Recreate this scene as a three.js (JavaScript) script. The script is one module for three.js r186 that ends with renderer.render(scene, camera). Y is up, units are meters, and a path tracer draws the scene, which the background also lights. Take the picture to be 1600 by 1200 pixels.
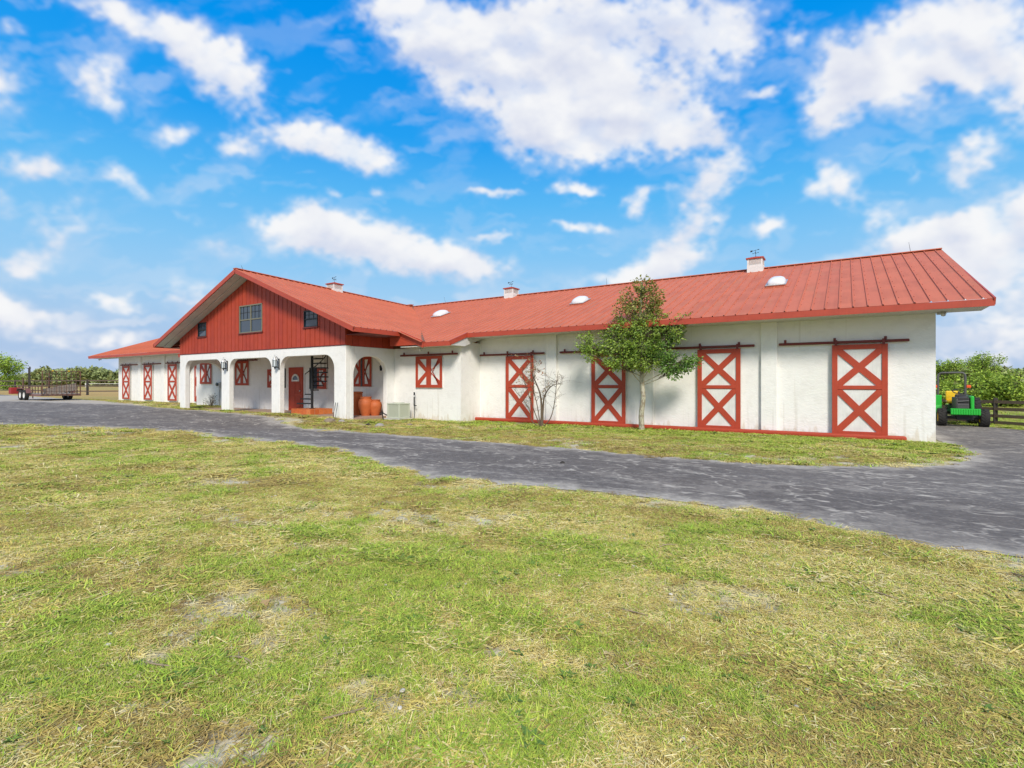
import * as THREE from 'three';
import { mergeGeometries } from 'three/addons/utils/BufferGeometryUtils.js';
import { RoundedBoxGeometry } from 'three/addons/geometries/RoundedBoxGeometry.js';

// ---------------------------------------------------------------- camera, sun, exposure
const W = 1024, H = 768;
const scene = new THREE.Scene();
const camera = new THREE.PerspectiveCamera(73.32, W / H, 0.1, 4000);
camera.position.set(0, 1.45, 0);
camera.lookAt(-0.5432, 1.45, -0.8396);
camera.setViewOffset(W, H, 0, 0.96, W, H);
const renderer = new THREE.WebGLRenderer({ antialias: true });
renderer.setSize(W, H);
renderer.toneMapping = THREE.LinearToneMapping;
renderer.toneMappingExposure = 0.97;
renderer.shadowMap.enabled = true;
const SUN_AZ = 38 * Math.PI / 180, SUN_EL = 37 * Math.PI / 180;      // to the right of the facade's normal, high
const SUN_DIR = new THREE.Vector3(Math.sin(SUN_AZ) * Math.cos(SUN_EL), Math.sin(SUN_EL), Math.cos(SUN_AZ) * Math.cos(SUN_EL));
const sun = new THREE.DirectionalLight(new THREE.Color().setRGB(1, 0.93, 0.82), 3.7);
sun.position.set(-10, 0, -14).addScaledVector(SUN_DIR, 120);
sun.target.position.set(-10, 0, -14);
sun.castShadow = true; sun.shadow.radius = 25;
sun.shadow.mapSize.set(4096, 4096);
Object.assign(sun.shadow.camera, { left: -60, right: 60, top: 60, bottom: -60, near: 1, far: 300 });
scene.add(sun, sun.target);

// ---------------------------------------------------------------- numbers, noise
function rngOf(seed) { let a = seed >>> 0; return () => { a = (a + 0x6D2B79F5) | 0; let t = Math.imul(a ^ (a >>> 15), 1 | a); t = (t + Math.imul(t ^ (t >>> 7), 61 | t)) ^ t; return ((t ^ (t >>> 14)) >>> 0) / 4294967296; }; }
const clamp = (v, a = 0, b = 1) => Math.min(b, Math.max(a, v));
const mix = (a, b, t) => a + (b - a) * t;
const smooth = (a, b, v) => { const t = clamp((v - a) / (b - a)); return t * t * (3 - 2 * t); };
const PERM = new Float32Array(65536); { const r = rngOf(77); for (let i = 0; i < 65536; i++) PERM[i] = r(); }
function vnoise(x, y, per = 0, seed = 0) {
  let xi = Math.floor(x), yi = Math.floor(y); const xf = x - xi, yf = y - yi;
  const u = xf * xf * (3 - 2 * xf), v = yf * yf * (3 - 2 * yf);
  let x1 = xi + 1, y1 = yi + 1;
  if (per) { xi = ((xi % per) + per) % per; x1 = ((x1 % per) + per) % per; yi = ((yi % per) + per) % per; y1 = ((y1 % per) + per) % per; }
  const h = (a, b) => PERM[(Math.imul(a + seed * 131, 73856093) ^ Math.imul(b + seed * 57, 19349663)) >>> 3 & 65535];
  const a = h(xi, yi), b = h(x1, yi), c = h(xi, y1), d = h(x1, y1);
  return a + (b - a) * u + (c - a) * v + (a - b - c + d) * u * v;
}
function fbm(x, y, oct = 4, per = 0, seed = 0) { let s = 0, a = 0.5, n = 0; for (let i = 0; i < oct; i++) { s += a * vnoise(x, y, per, seed + i); n += a; a *= 0.5; x *= 2; y *= 2; per *= 2; } return s / n; }
const lin = c => { c /= 255; return c <= 0.04045 ? c / 12.92 : Math.pow((c + 0.055) / 1.055, 2.4); };
const rgb = (r, g, b) => [lin(r), lin(g), lin(b)];
const mixc = (a, b, t) => [mix(a[0], b[0], t), mix(a[1], b[1], t), mix(a[2], b[2], t)];
const toS = l => Math.round(255 * clamp(l <= 0.0031308 ? l * 12.92 : 1.055 * Math.pow(l, 1 / 2.4) - 0.055));

// ---------------------------------------------------------------- sky: blue air and broken fair-weather cloud
const CR = [0.8396, 0, -0.5432], CF = [-0.5432, 0, -0.8396];
{
  const w = 2048, h = 1400, data = new Float32Array(w * h * 4);
  const stops = [[-90, [150, 160, 165]], [-2, [170, 192, 218]], [0, [181, 202, 232]], [4, [176, 203, 236]], [9, [162, 209, 246]], [14, [132, 200, 248]], [19, [92, 186, 248]], [25, [38, 162, 245]], [32, [4, 149, 241]], [42, [0, 140, 236]], [60, [0, 132, 228]], [90, [0, 120, 216]]].map(([e, c]) => [e, rgb(...c)]);
  const air = e => { let i = 1; while (i < stops.length - 1 && e > stops[i][0]) i++; const [e0, c0] = stops[i - 1], [e1, c1] = stops[i]; return mixc(c0, c1, clamp((e - e0) / (e1 - e0))); };
  // clouds as soft ellipses of direction: tangent-plane x, y (1600-wide picture units round the view axis), radii, tilt in degrees, weight
  const B = [[170, 22, 110, 24, 18, .8], [290, 70, 100, 42, 26, .95], [370, 125, 62, 48, 40, .95], [150, 112, 50, 50, 30, .62], [175, 152, 36, 28, 20, .5], [265, 205, 40, 22, 0, .55], [35, 45, 40, 14, -5, .45],
    [368, 220, 44, 20, 5, .8], [470, 215, 90, 28, 8, .95], [562, 240, 62, 30, 12, 1], [55, 256, 72, 30, 5, .8], [190, 290, 48, 24, 28, .6], [110, 330, 50, 34, -10, .5], [70, 380, 52, 40, -10, .5], [42, 420, 52, 18, 2, .85], [10, 310, 24, 30, 0, .4],
    [190, 472, 52, 15, 4, .85], [35, 492, 74, 20, 10, .95], [195, 525, 52, 17, 0, .9], [60, 530, 90, 16, 4, .5], [310, 440, 40, 16, -6, .6], [290, 470, 34, 14, -12, .5], [500, 365, 80, 42, 14, .95], [590, 392, 110, 40, 8, 1], [715, 405, 92, 28, 4, 1], [430, 355, 50, 24, 14, .6], [350, 392, 60, 16, 6, .45], [290, 340, 60, 16, 18, .35],
    [640, 30, 120, 48, 24, .95], [740, 85, 130, 60, 28, 1], [860, 90, 190, 110, 0, 1], [1010, 40, 170, 84, 0, .95], [1125, 50, 76, 66, -30, .85], [880, 210, 70, 50, 10, 1.05], [960, 185, 90, 52, 0, .95], [1060, 200, 90, 56, 10, 1.1], [830, 200, 60, 40, 20, .5],
    [1345, 105, 84, 58, -46, .9], [1440, 70, 140, 84, -30, .95], [1540, 70, 100, 86, -20, .9], [1290, 180, 62, 24, -44, .62], [1196, 146, 40, 9, -14, .5], [1595, 130, 32, 50, 0, .6], [1242, 50, 16, 20, 0, .4],
    [1146, 258, 40, 30, -46, .85], [1106, 292, 44, 22, -38, .75], [1090, 350, 54, 34, -30, .75], [1050, 392, 60, 34, -16, .75], [1010, 425, 60, 22, -10, .8], [990, 313, 26, 18, -20, .75], [1040, 305, 30, 14, -20, .45], [895, 295, 42, 11, 0, .75], [910, 350, 58, 11, 4, .85], [770, 306, 48, 8, 0, .75], [776, 366, 32, 8, -4, .75], [586, 300, 20, 11, 10, .5], [515, 300, 24, 12, -10, .5], [690, 352, 10, 14, 0, .4],
    [1290, 285, 44, 30, -30, .75], [1330, 310, 36, 44, -40, .8], [1205, 355, 28, 20, -12, .9], [1390, 330, 36, 22, -34, .7], [1520, 240, 56, 28, -22, .85], [1500, 285, 34, 14, 0, .5], [1425, 272, 18, 14, -40, .5], [1410, 225, 20, 18, -40, .4],
    [1500, 365, 100, 36, -16, .9], [1600, 365, 120, 70, -18, .95], [1560, 430, 140, 50, 0, .85], [1590, 505, 140, 46, 0, .6], [1500, 560, 200, 26, 0, .45], [1420, 370, 60, 24, -10, .85], [1260, 415, 120, 22, -6, .4], [900, 440, 120, 24, 0, .3],
    [-60, 120, 120, 70, 10, .9], [-140, 330, 120, 60, 5, .8], [-90, 480, 120, 40, 5, .8], [1750, 120, 150, 130, -10, 1], [1800, 330, 140, 90, -10, .95]]
    .map(([x, y, a, b, t, k]) => [x, y, a, b, Math.cos(t * Math.PI / 180), Math.sin(t * Math.PI / 180), k]);
  const field = (x, y) => { let s = 0; for (const [bx, by, a, b, c, n, k] of B) { const dx = x - bx, dy = y - by; if (Math.abs(dx) > 460 || Math.abs(dy) > 320) continue; const u = (dx * c + dy * n) / a, v = (-dx * n + dy * c) / b, e = u * u + v * v; if (e < 5) s += k * Math.exp(-e * 1.15); } return s; };
  for (let j = 0; j < h; j++) {
    const el = ((j + 0.5) / h - 0.5) * Math.PI, ce = Math.cos(el), dy = Math.sin(el);
    const a = air(el * 180 / Math.PI);
    for (let i = 0; i < w; i++) {
      const th = ((i + 0.5) / w - 0.5) * 2 * Math.PI, dx = Math.cos(th) * ce, dz = Math.sin(th) * ce, o = (j * w + i) * 4;
      let c = a;
      if (dy > -0.01) {
        const X = CR[0] * dx + CR[2] * dz, Z = CF[0] * dx + CF[2] * dz;
        let cov = 0, sh = 0;
        const inFront = smooth(0.30, 0.42, Z);
        if (inFront > 0) {
          const px = 800 + 806 * X / Z, py = 598.5 - 806 * dy / Z;
          const wx = px + 46 * (fbm(px / 62, py / 50, 4, 0, 3) - .5) + 14 * (fbm(px / 15, py / 13, 3, 0, 8) - .5);
          const wy = py + 40 * (fbm(px / 62 + 40, py / 50, 4, 0, 5) - .5) + 12 * (fbm(px / 15 + 9, py / 13, 3, 0, 9) - .5);
          const f = field(wx, wy);
          const d = fbm(px / 46, py / 34, 6, 0, 12), fine = fbm(px / 12, py / 10, 4, 0, 15);
          const q = f * (0.20 + 1.28 * d) + (fine - .5) * 0.46 * Math.min(1, f * 1.8) + 0.05 * (fbm(px / 130, py / 60, 4, 0, 31) - .35);
          const wisp = .15 * smooth(.55, .76, fbm(wx / 120 + 5, wy / 46 + .25 * wx / 120, 6, 0, 33)) + .14 * smooth(.57, .75, fbm(wx / 60, wy / 26, 5, 0, 35));
          const low = .42 * smooth(400, 520, py) * smooth(.50, .64, fbm(wx / 110 + 20, wy / 20, 5, 0, 37));
          cov = smooth(0.15, 0.84, q) * (.86 + .14 * smooth(.35, .6, d)); cov = (1 - (1 - cov) * (1 - wisp) * (1 - low)) * inFront; 
          const q2 = field(wx + 16, wy - 20) * (0.20 + 1.28 * fbm((px + 16) / 46, (py - 20) / 34, 6, 0, 12));
          sh = clamp(0.30 + (q2 - q) * 0.5 + (0.5 - fbm(px / 70, py / 48, 5, 0, 21)) * 1.3 + 0.12 * smooth(.8, 1.6, q));
        }
        if (inFront < 1) {
          const k = 1 / (dy + 0.16), gx = dx * k * 1.5, gz = dz * k * 1.5;
          const d = fbm(gx, gz, 5, 0, 41);
          const cv = smooth(0.42, 0.62, d);
          cov = Math.max(cov, cv * (1 - inFront)); sh = mix(clamp(0.4 + (fbm(gx * 2, gz * 2, 4, 0, 44) - .5) * 1.2), sh, inFront);
        }
        const cl = mixc(rgb(252, 252, 253), rgb(218, 223, 240), sh);
        c = mixc(a, cl, cov * 0.97);
      }
      data[o] = c[0]; data[o + 1] = c[1]; data[o + 2] = c[2]; data[o + 3] = 1;
    }
  }
  const t = new THREE.DataTexture(data, w, h, THREE.RGBAFormat, THREE.FloatType);
  t.mapping = THREE.EquirectangularReflectionMapping; t.magFilter = t.minFilter = THREE.LinearFilter; t.needsUpdate = true;
  scene.background = t; scene.environment = t;
}

// ---------------------------------------------------------------- textures
function texture(w, h, fn, srgb = true) {
  const d = new Uint8Array(w * h * 4);
  for (let j = 0; j < h; j++) for (let i = 0; i < w; i++) { const c = fn(i, j), o = (j * w + i) * 4; if (typeof c === 'number') { d[o] = d[o + 1] = d[o + 2] = clamp(c) * 255; } else { d[o] = srgb ? toS(c[0]) : c[0] * 255; d[o + 1] = srgb ? toS(c[1]) : c[1] * 255; d[o + 2] = srgb ? toS(c[2]) : c[2] * 255; } d[o + 3] = 255; }
  const t = new THREE.DataTexture(d, w, h, THREE.RGBAFormat); t.wrapS = t.wrapT = THREE.RepeatWrapping; t.magFilter = THREE.LinearFilter; t.minFilter = THREE.LinearMipmapLinearFilter; t.generateMipmaps = true;
  if (srgb) t.colorSpace = THREE.SRGBColorSpace; t.needsUpdate = true; return t;
}
const rep = (t, x, y) => { const c = t.clone(); c.repeat.set(x, y); c.needsUpdate = true; return c; };
// stucco, 4 m tile whose v is height: trowelled swirls, a few hairline stains, splash dirt on the lowest hand's breadth
const stuccoMap = texture(1024, 1024, (i, j) => {
  const u = i / 1024, v = j / 1024, y = v * 4;
  let c = [0.835, 0.822, 0.79];
  const n = fbm(u * 24, v * 24, 5, 24, 2), m = fbm(u * 5, v * 5, 4, 5, 6);
  c = mixc(c, [0.66, 0.64, 0.60], 0.22 * smooth(0.5, 0.75, n) + 0.14 * smooth(0.5, 0.75, m));
  const d = fbm(u * 40, v * 10, 4, 0, 9) + 0.5 * (fbm(u * 7, v * 3, 3, 0, 19) - .5);
  const dr = smooth(.62, .78, fbm(u * 60, v * 1.3, 3, 0, 23)) * smooth(.5, .66, fbm(u * 4, v * 3, 3, 0, 24)); c = mixc(c, [.56, .52, .45], .32 * dr);
  if (y < 0.6) c = mixc(c, [0.55, 0.44, 0.30], 0.42 * smooth(0.05, 0.30, d - 0.22 - y * 1.5));
  return c;
});
const stuccoBump = texture(1024, 1024, (i, j) => { const u = i / 1024, v = j / 1024; const w = fbm(u * 16, v * 16, 3, 16, 4) * 2; const n = vnoise(u * 32 + w, v * 64 + w * 1.6, 0, 5); const e = Math.min(u, 1 - u, v, 1 - v); const k = smooth(0, .03, e); return 0.5 * fbm(u * 128, v * 128, 2, 128, 7) + 0.5 * mix(.5, smooth(0.3, 0.7, n), k); }, false);
const paintMap = texture(512, 512, (i, j) => { const u = i / 512, v = j / 512; const g = fbm(u * 64, v * 4, 3, 0, 3), b = fbm(u * 6, v * 6, 4, 6, 5); const k = 0.80 + 0.24 * b + 0.12 * (g - .5); return [k, k, k]; });
const grainBump = texture(512, 512, (i, j) => fbm(i / 512 * 96, j / 512 * 5, 3, 0, 3), false);
const roofMap = texture(1024, 1024, (i, j) => { const u = i / 1024, v = j / 1024; const b = fbm(u * 6, v * 6, 5, 6, 15), s = fbm(u * 48, v * 3, 3, 0, 16); const k = 0.78 + 0.34 * b + 0.14 * (s - .5); const g = smooth(.56, .72, fbm(u * 10, v * 4, 4, 0, 27)) * 0.10; return [k, k * (1 + g), k * (1 + g)]; });
const noiseBump = texture(512, 512, (i, j) => fbm(i / 512 * 32, j / 512 * 32, 4, 32, 8), false);
const barkMap = texture(256, 512, (i, j) => { const u = i / 256, v = j / 512; const n = fbm(u * 8, v * 18, 4, 0, 4), m = fbm(u * 4, v * 6, 3, 0, 6); return mixc([0.30, 0.25, 0.18], mixc([0.52, 0.47, 0.37], [0.42, 0.42, 0.30], m), smooth(.35, .65, n)); });
const rustMap = texture(256, 256, (i, j) => { const n = fbm(i / 256 * 9, j / 256 * 9, 5, 9, 2); return mixc([0.075, 0.058, 0.048], [0.17, 0.085, 0.05], smooth(.4, .65, n)); });
const mat = (o, k = THREE.MeshStandardMaterial) => new k({ roughness: 0.8, ...o });
const col = (r, g, b) => new THREE.Color().setRGB(r, g, b);
const M = {
  stucco: mat({ map: rep(stuccoMap, .25, .25), bumpMap: rep(stuccoBump, .5, .5), bumpScale: 0.0032, roughness: .92 }),
  red: mat({ color: col(.45, .054, .020), map: rep(paintMap, .8, .8), bumpMap: rep(grainBump, 1, 1), bumpScale: .0012, roughness: .62 }),
  redDark: mat({ color: col(.17, .022, .018), map: rep(paintMap, .8, .8), roughness: .6 }),
  roof: mat({ color: col(.545, .154, .084), map: rep(roofMap, .3, .3), roughness: .6, specularIntensity: .45 }, THREE.MeshPhysicalMaterial),
  roof2: mat({ color: col(.535, .150, .082), map: rep(roofMap, .27, .33), roughness: .6, specularIntensity: .45 }, THREE.MeshPhysicalMaterial),
  roof3: mat({ color: col(.555, .158, .086), map: rep(roofMap, .33, .29), roughness: .63, specularIntensity: .45 }, THREE.MeshPhysicalMaterial),
  fascia: mat({ color: col(.46, .065, .032), map: rep(paintMap, .8, .8), roughness: .5 }),
  white: mat({ color: col(.78, .77, .74), map: rep(paintMap, .9, .9), roughness: .6 }),
  soffit: mat({ color: col(.62, .61, .58), map: rep(paintMap, .7, .7), roughness: .75 }),
  dark: mat({ color: col(.012, .012, .013), roughness: .5 }),
  iron: mat({ color: col(.02, .02, .022), roughness: .45, metalness: .3 }),
  bronze: mat({ color: col(.21, .20, .14), roughness: .5, metalness: .2 }),
  glass: mat({ color: col(.03, .055, .09), roughness: .03, metalness: 0 }),
  clear: mat({ color: col(.86, .93, .95), roughness: .15, transmission: .35, thickness: 0 }, THREE.MeshPhysicalMaterial),
  acrylic: mat({ color: col(.72, .72, .72), roughness: .25 }),
  alu: mat({ color: col(.55, .55, .54), roughness: .4, metalness: .6 }),
  clay: mat({ color: col(.56, .135, .035), map: rep(paintMap, 1.5, 1.5), roughness: .6 }),
  tile: mat({ color: col(.60, .15, .04), map: rep(paintMap, 2, 2), roughness: .45 }),
  tile2: mat({ color: col(.68, .21, .06), map: rep(paintMap, 2, 2), roughness: .45 }),
  grout: mat({ color: col(.52, .42, .32), roughness: .9 }),
  porch: mat({ color: col(.42, .29, .22), map: rep(paintMap, .5, .5), roughness: .8 }),
  concrete: mat({ color: col(.50, .48, .45), bumpMap: rep(noiseBump, 2, 2), bumpScale: .003, roughness: .9 }),
  acGreen: mat({ color: col(.50, .53, .43), roughness: .5 }),
  acDark: mat({ color: col(.12, .13, .11), roughness: .7 }),
  bark: mat({ map: rep(barkMap, 3, 1), bumpMap: rep(noiseBump, 3, 3), bumpScale: .01, roughness: .95 }),
  twig: mat({ color: col(.13, .095, .065), roughness: .9 }),
  rust: mat({ map: rustMap, roughness: .85 }),
  redPaint: mat({ color: col(.34, .022, .02), map: rep(paintMap, 1.5, 1.5), roughness: .65 }),
  maroon: mat({ color: col(.17, .075, .07), roughness: .6 }),
  plywood: mat({ color: col(.34, .29, .25), map: rep(paintMap, 1, 1), roughness: .8 }),
  rubber: mat({ color: col(.022, .021, .02), roughness: .85 }),
  wheelWhite: mat({ color: col(.68, .67, .63), roughness: .5 }),
  green: mat({ color: col(.02, .42, .04), roughness: .35 }),
  greenDark: mat({ color: col(.015, .10, .03), roughness: .5 }),
  yellow: mat({ color: col(.75, .50, .02), roughness: .4 }),
  orange: mat({ color: col(.75, .10, .02), roughness: .4 }),
  engine: mat({ color: col(.022, .022, .024), roughness: .6 }),
  steel: mat({ color: col(.10, .10, .10), roughness: .5, metalness: .4 }),
  post: mat({ color: col(.05, .043, .038), map: rep(paintMap, 2, 2), roughness: .9 }),
  rail: mat({ color: col(.13, .10, .075), map: rep(paintMap, 2, 2), roughness: .9 }),
  railWhite: mat({ color: col(.70, .69, .66), roughness: .8 }),
  stone: mat({ color: col(.24, .19, .14), bumpMap: rep(noiseBump, 2, 2), bumpScale: .01, roughness: .95 }),
  stone2: mat({ color: col(.34, .32, .29), bumpMap: rep(noiseBump, 3, 3), bumpScale: .01, roughness: .95 }),
  clod: mat({ color: col(.04, .035, .03), roughness: 1 }),
};

// ---------------------------------------------------------------- building helpers
const used = {};
function numbered(n) { used[n] = (used[n] ?? -1) + 1; return used[n] ? `${n}_${String(used[n]).padStart(3, '0')}` : n; }
function tag(o, label, category, group, kind) { if (label) o.userData.label = label; if (category) o.userData.category = category; if (group) o.userData.group = group; if (kind) o.userData.kind = kind; return o; }
function thing(name, label, category, x = 0, y = 0, z = 0, ry = 0, group) { const g = new THREE.Group(); g.name = numbered(name); g.position.set(x, y, z); g.rotation.y = ry; scene.add(g); return tag(g, label, category, group); }
function sub(name, parent) { const g = new THREE.Group(); g.name = name; parent.add(g); return g; }
// uv in metres, laid on each face along its main axes
function metric(g) {
  if (g.index) g = g.toNonIndexed(); 
  const p = g.attributes.position, uv = new Float32Array(p.count * 2), a = new THREE.Vector3(), b = new THREE.Vector3(), c = new THREE.Vector3(), n = new THREE.Vector3();
  for (let i = 0; i < p.count; i += 3) {
    a.fromBufferAttribute(p, i); b.fromBufferAttribute(p, i + 1); c.fromBufferAttribute(p, i + 2);
    n.copy(b).sub(a).cross(c.clone().sub(a)); const ax = Math.abs(n.x), ay = Math.abs(n.y), az = Math.abs(n.z);
    [a, b, c].forEach((q, k) => { uv[(i + k) * 2] = ax > az && ax > ay ? q.z : q.x; uv[(i + k) * 2 + 1] = ay > ax && ay > az ? q.z : q.y; });
  }
  g.setAttribute('uv', new THREE.BufferAttribute(uv, 2));
  if (!g.attributes.normal) g.computeVertexNormals();
  for (const k of Object.keys(g.attributes)) if (!['position', 'normal', 'uv'].includes(k)) g.deleteAttribute(k);
  return g;
}
function mesh(name, geos, m, parent) {
  const list = (Array.isArray(geos) ? geos : [geos]).map(metric);
  const o = new THREE.Mesh(list.length > 1 ? mergeGeometries(list) : list[0], m);
  o.name = parent ? name : numbered(name); o.castShadow = o.receiveShadow = true; (parent || scene).add(o); return o;
}
const box = (x0, x1, y0, y1, d0, d1) => new THREE.BoxGeometry(Math.abs(x1 - x0), Math.abs(y1 - y0), Math.abs(d1 - d0)).translate((x0 + x1) / 2, (y0 + y1) / 2, -(d0 + d1) / 2);   // x, height, distance in front (-z)
const rbox = (x0, x1, y0, y1, d0, d1, r = .015) => new RoundedBoxGeometry(Math.abs(x1 - x0), Math.abs(y1 - y0), Math.abs(d1 - d0), 2, r).translate((x0 + x1) / 2, (y0 + y1) / 2, -(d0 + d1) / 2);
const V = (x, y, z) => new THREE.Vector3(x, y, z);
function beam(a, b, w, h) { // square timber from a to b, w wide across, h high
  const d = b.clone().sub(a), L = d.length(); const g = new THREE.BoxGeometry(w, h, L);
  const m = new THREE.Matrix4().lookAt(a, b, Math.abs(d.y) > .98 * L ? V(1, 0, 0) : V(0, 1, 0)); g.applyMatrix4(m); return g.translate((a.x + b.x) / 2, (a.y + b.y) / 2, (a.z + b.z) / 2);
}
function rod(a, b, r0, r1 = r0, n = 8) { const d = b.clone().sub(a), L = d.length(); const g = new THREE.CylinderGeometry(r1, r0, L, n); g.applyQuaternion(new THREE.Quaternion().setFromUnitVectors(V(0, 1, 0), d.normalize())); return g.translate((a.x + b.x) / 2, (a.y + b.y) / 2, (a.z + b.z) / 2); }
function poly(pts, d, x = 0) { const s = new THREE.Shape(); pts.forEach(([a, b], i) => i ? s.lineTo(a, b) : s.moveTo(a, b)); return new THREE.ExtrudeGeometry(s, { depth: d, bevelEnabled: false }); }

// ---------------------------------------------------------------- ground levels and the driveway's outline
function gh(x, D) {
  let y = 0.2 * smooth(-12.5, -18, x) * smooth(9, 12.2, D);
  y -= 0.2 * smooth(17, 22, D) * smooth(1.9, 3, x);
  const inside = smooth(-28.35, -28.05, x) * smooth(-11.95, -12.1, x) * smooth(12.72, 12.95, D) * smooth(32, 30, D);
  y = mix(y, Math.min(y, 0.03), inside);
  return y + 0.012 * (fbm(x * 0.7, D * 0.7, 3, 0, 50) - .5) * 2;
}
const ROAD = [[-90, -9], [-60, -3.2], [-40, 1.2], [-24.6, 5.5], [-20.8, 6.85], [-16, 7.55], [-12.5, 7.45], [-10.4, 7.35], [-8.2, 6.95], [-6.1, 6.27], [-5.2, 5.95], [-3.98, 6.15], [-3.0, 6.3], [-1.9, 6.55], [-1.42, 6.43], [-.72, 6.28], [-.12, 6.12], [.3, 5.93], [.82, 5.78], [1.3, 5.82], [3, 5.7], [8, 5.2], [18, 4.6], [18, 15], [9, 20], [6.2, 24.6], [5.2, 24.9], [2.9, 27.5], [2.2, 27.5], [1.95, 20], [1.97, 16.4],
  [2.05, 14.3], [1.88, 12.8], [1.5, 11.8], [.75, 10.98], [-.67, 10.28], [-2.26, 10.19], [-3.5, 10.12], [-4.9, 10.14], [-6.65, 10.28], [-8.55, 10.22], [-10.5, 10.3], [-12.8, 10.4], [-14.1, 10.1], [-16, 10.5], [-18.5, 11.4], [-21, 11.75], [-25.5, 12.0], [-29.5, 12.2], [-36, 13.4], [-43.5, 14.7], [-49, 14.9], [-62, 15.8], [-81, 17], [-120, 19], [-120, -14]];
function roadSD(x, D) { // signed distance, inside negative
  let best = 1e9, inside = false;
  for (let i = 0, j = ROAD.length - 1; i < ROAD.length; j = i++) {
    const [ax, ay] = ROAD[j], [bx, by] = ROAD[i], ex = bx - ax, ey = by - ay, t = clamp(((x - ax) * ex + (D - ay) * ey) / (ex * ex + ey * ey));
    best = Math.min(best, Math.hypot(x - ax - ex * t, D - ay - ey * t));
    if ((ay > D) !== (by > D) && x < (bx - ax) * (D - ay) / (by - ay) + ax) inside = !inside;
  }
  return inside ? -best : best;
}
const SD = { x0: -34, d0: 0, s: .2, nx: 260, nd: 145, v: null };
SD.v = new Float32Array((SD.nx + 1) * (SD.nd + 1)); for (let j = 0; j <= SD.nd; j++) for (let i = 0; i <= SD.nx; i++) SD.v[j * (SD.nx + 1) + i] = roadSD(SD.x0 + i * SD.s, SD.d0 + j * SD.s);
function roadS(x, D) { const a = (x - SD.x0) / SD.s, b = (D - SD.d0) / SD.s, i = Math.floor(a), j = Math.floor(b); if (i < 0 || j < 0 || i >= SD.nx || j >= SD.nd) return roadSD(x, D); const u = a - i, v = b - j, k = j * (SD.nx + 1) + i, m = SD.v; return mix(mix(m[k], m[k + 1], u), mix(m[k + SD.nx + 1], m[k + SD.nx + 2], u), v); }
const roadF = (x, D) => roadS(x, D) + 0.46 * (fbm(x * 0.9, D * 0.9, 4, 0, 61) - .5) + 0.40 * (fbm(x * 3.4, D * 3.4, 3, 0, 62) - .5);
// what covers the lawn: green, straw, brown thatch, bare sand
function cover(x, D) {
  const a = fbm(x * 0.32 + 3, D * 0.45, 4, 0, 71), b = fbm(x * 0.9, D * 1.2 + 5, 4, 0, 72), c = fbm(x * 0.5 + 30, D * 1.0, 4, 0, 73), e = fbm(x * 2.6, D * 3.0, 3, 0, 74);
  const sd = roadF(x, D);
  let green = smooth(0.50, 0.64, a * .40 + b * .60 + (e - .5) * .5);
  let sand = smooth(0.505, 0.585, c * .68 + e * .32 + (sd < 0.8 ? .13 * (1 - Math.abs(sd) / .8) : 0)) * (1 - green * .8);
  if (D > 9.9 && x > -13) { green = Math.max(green, smooth(12.9, 14.6, D + (b - .5) * 3.6 + (e - .5) * 2.4) * 1.15); sand = Math.max(sand * (D > 14.5 ? .4 : 1), smooth(.47, .57, c * .6 + e * .4 + (12.4 - D) * .03) * smooth(-9, -3, x) * smooth(13.6, 12.0, D)); }
  const brown = smooth(0.47, 0.60, fbm(x * .7 + 60, D * 1.1, 4, 0, 75) * .7 + e * .3) * (1 - green * .6);
  if (D > 9.9 && x > -16) return { green, sand, brown: Math.max(brown, smooth(13.4, 11.2, D + (b - .5) * 3) * .85 * (1 - green * .5)) };
  return { green, sand, brown };
}
const C = { green: [0.26, 0.41, 0.036], straw: [0.60, 0.49, 0.125], brown: [0.27, 0.175, 0.062], sand: [0.64, 0.595, 0.44], soil: [0.46, 0.38, 0.18] };

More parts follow.
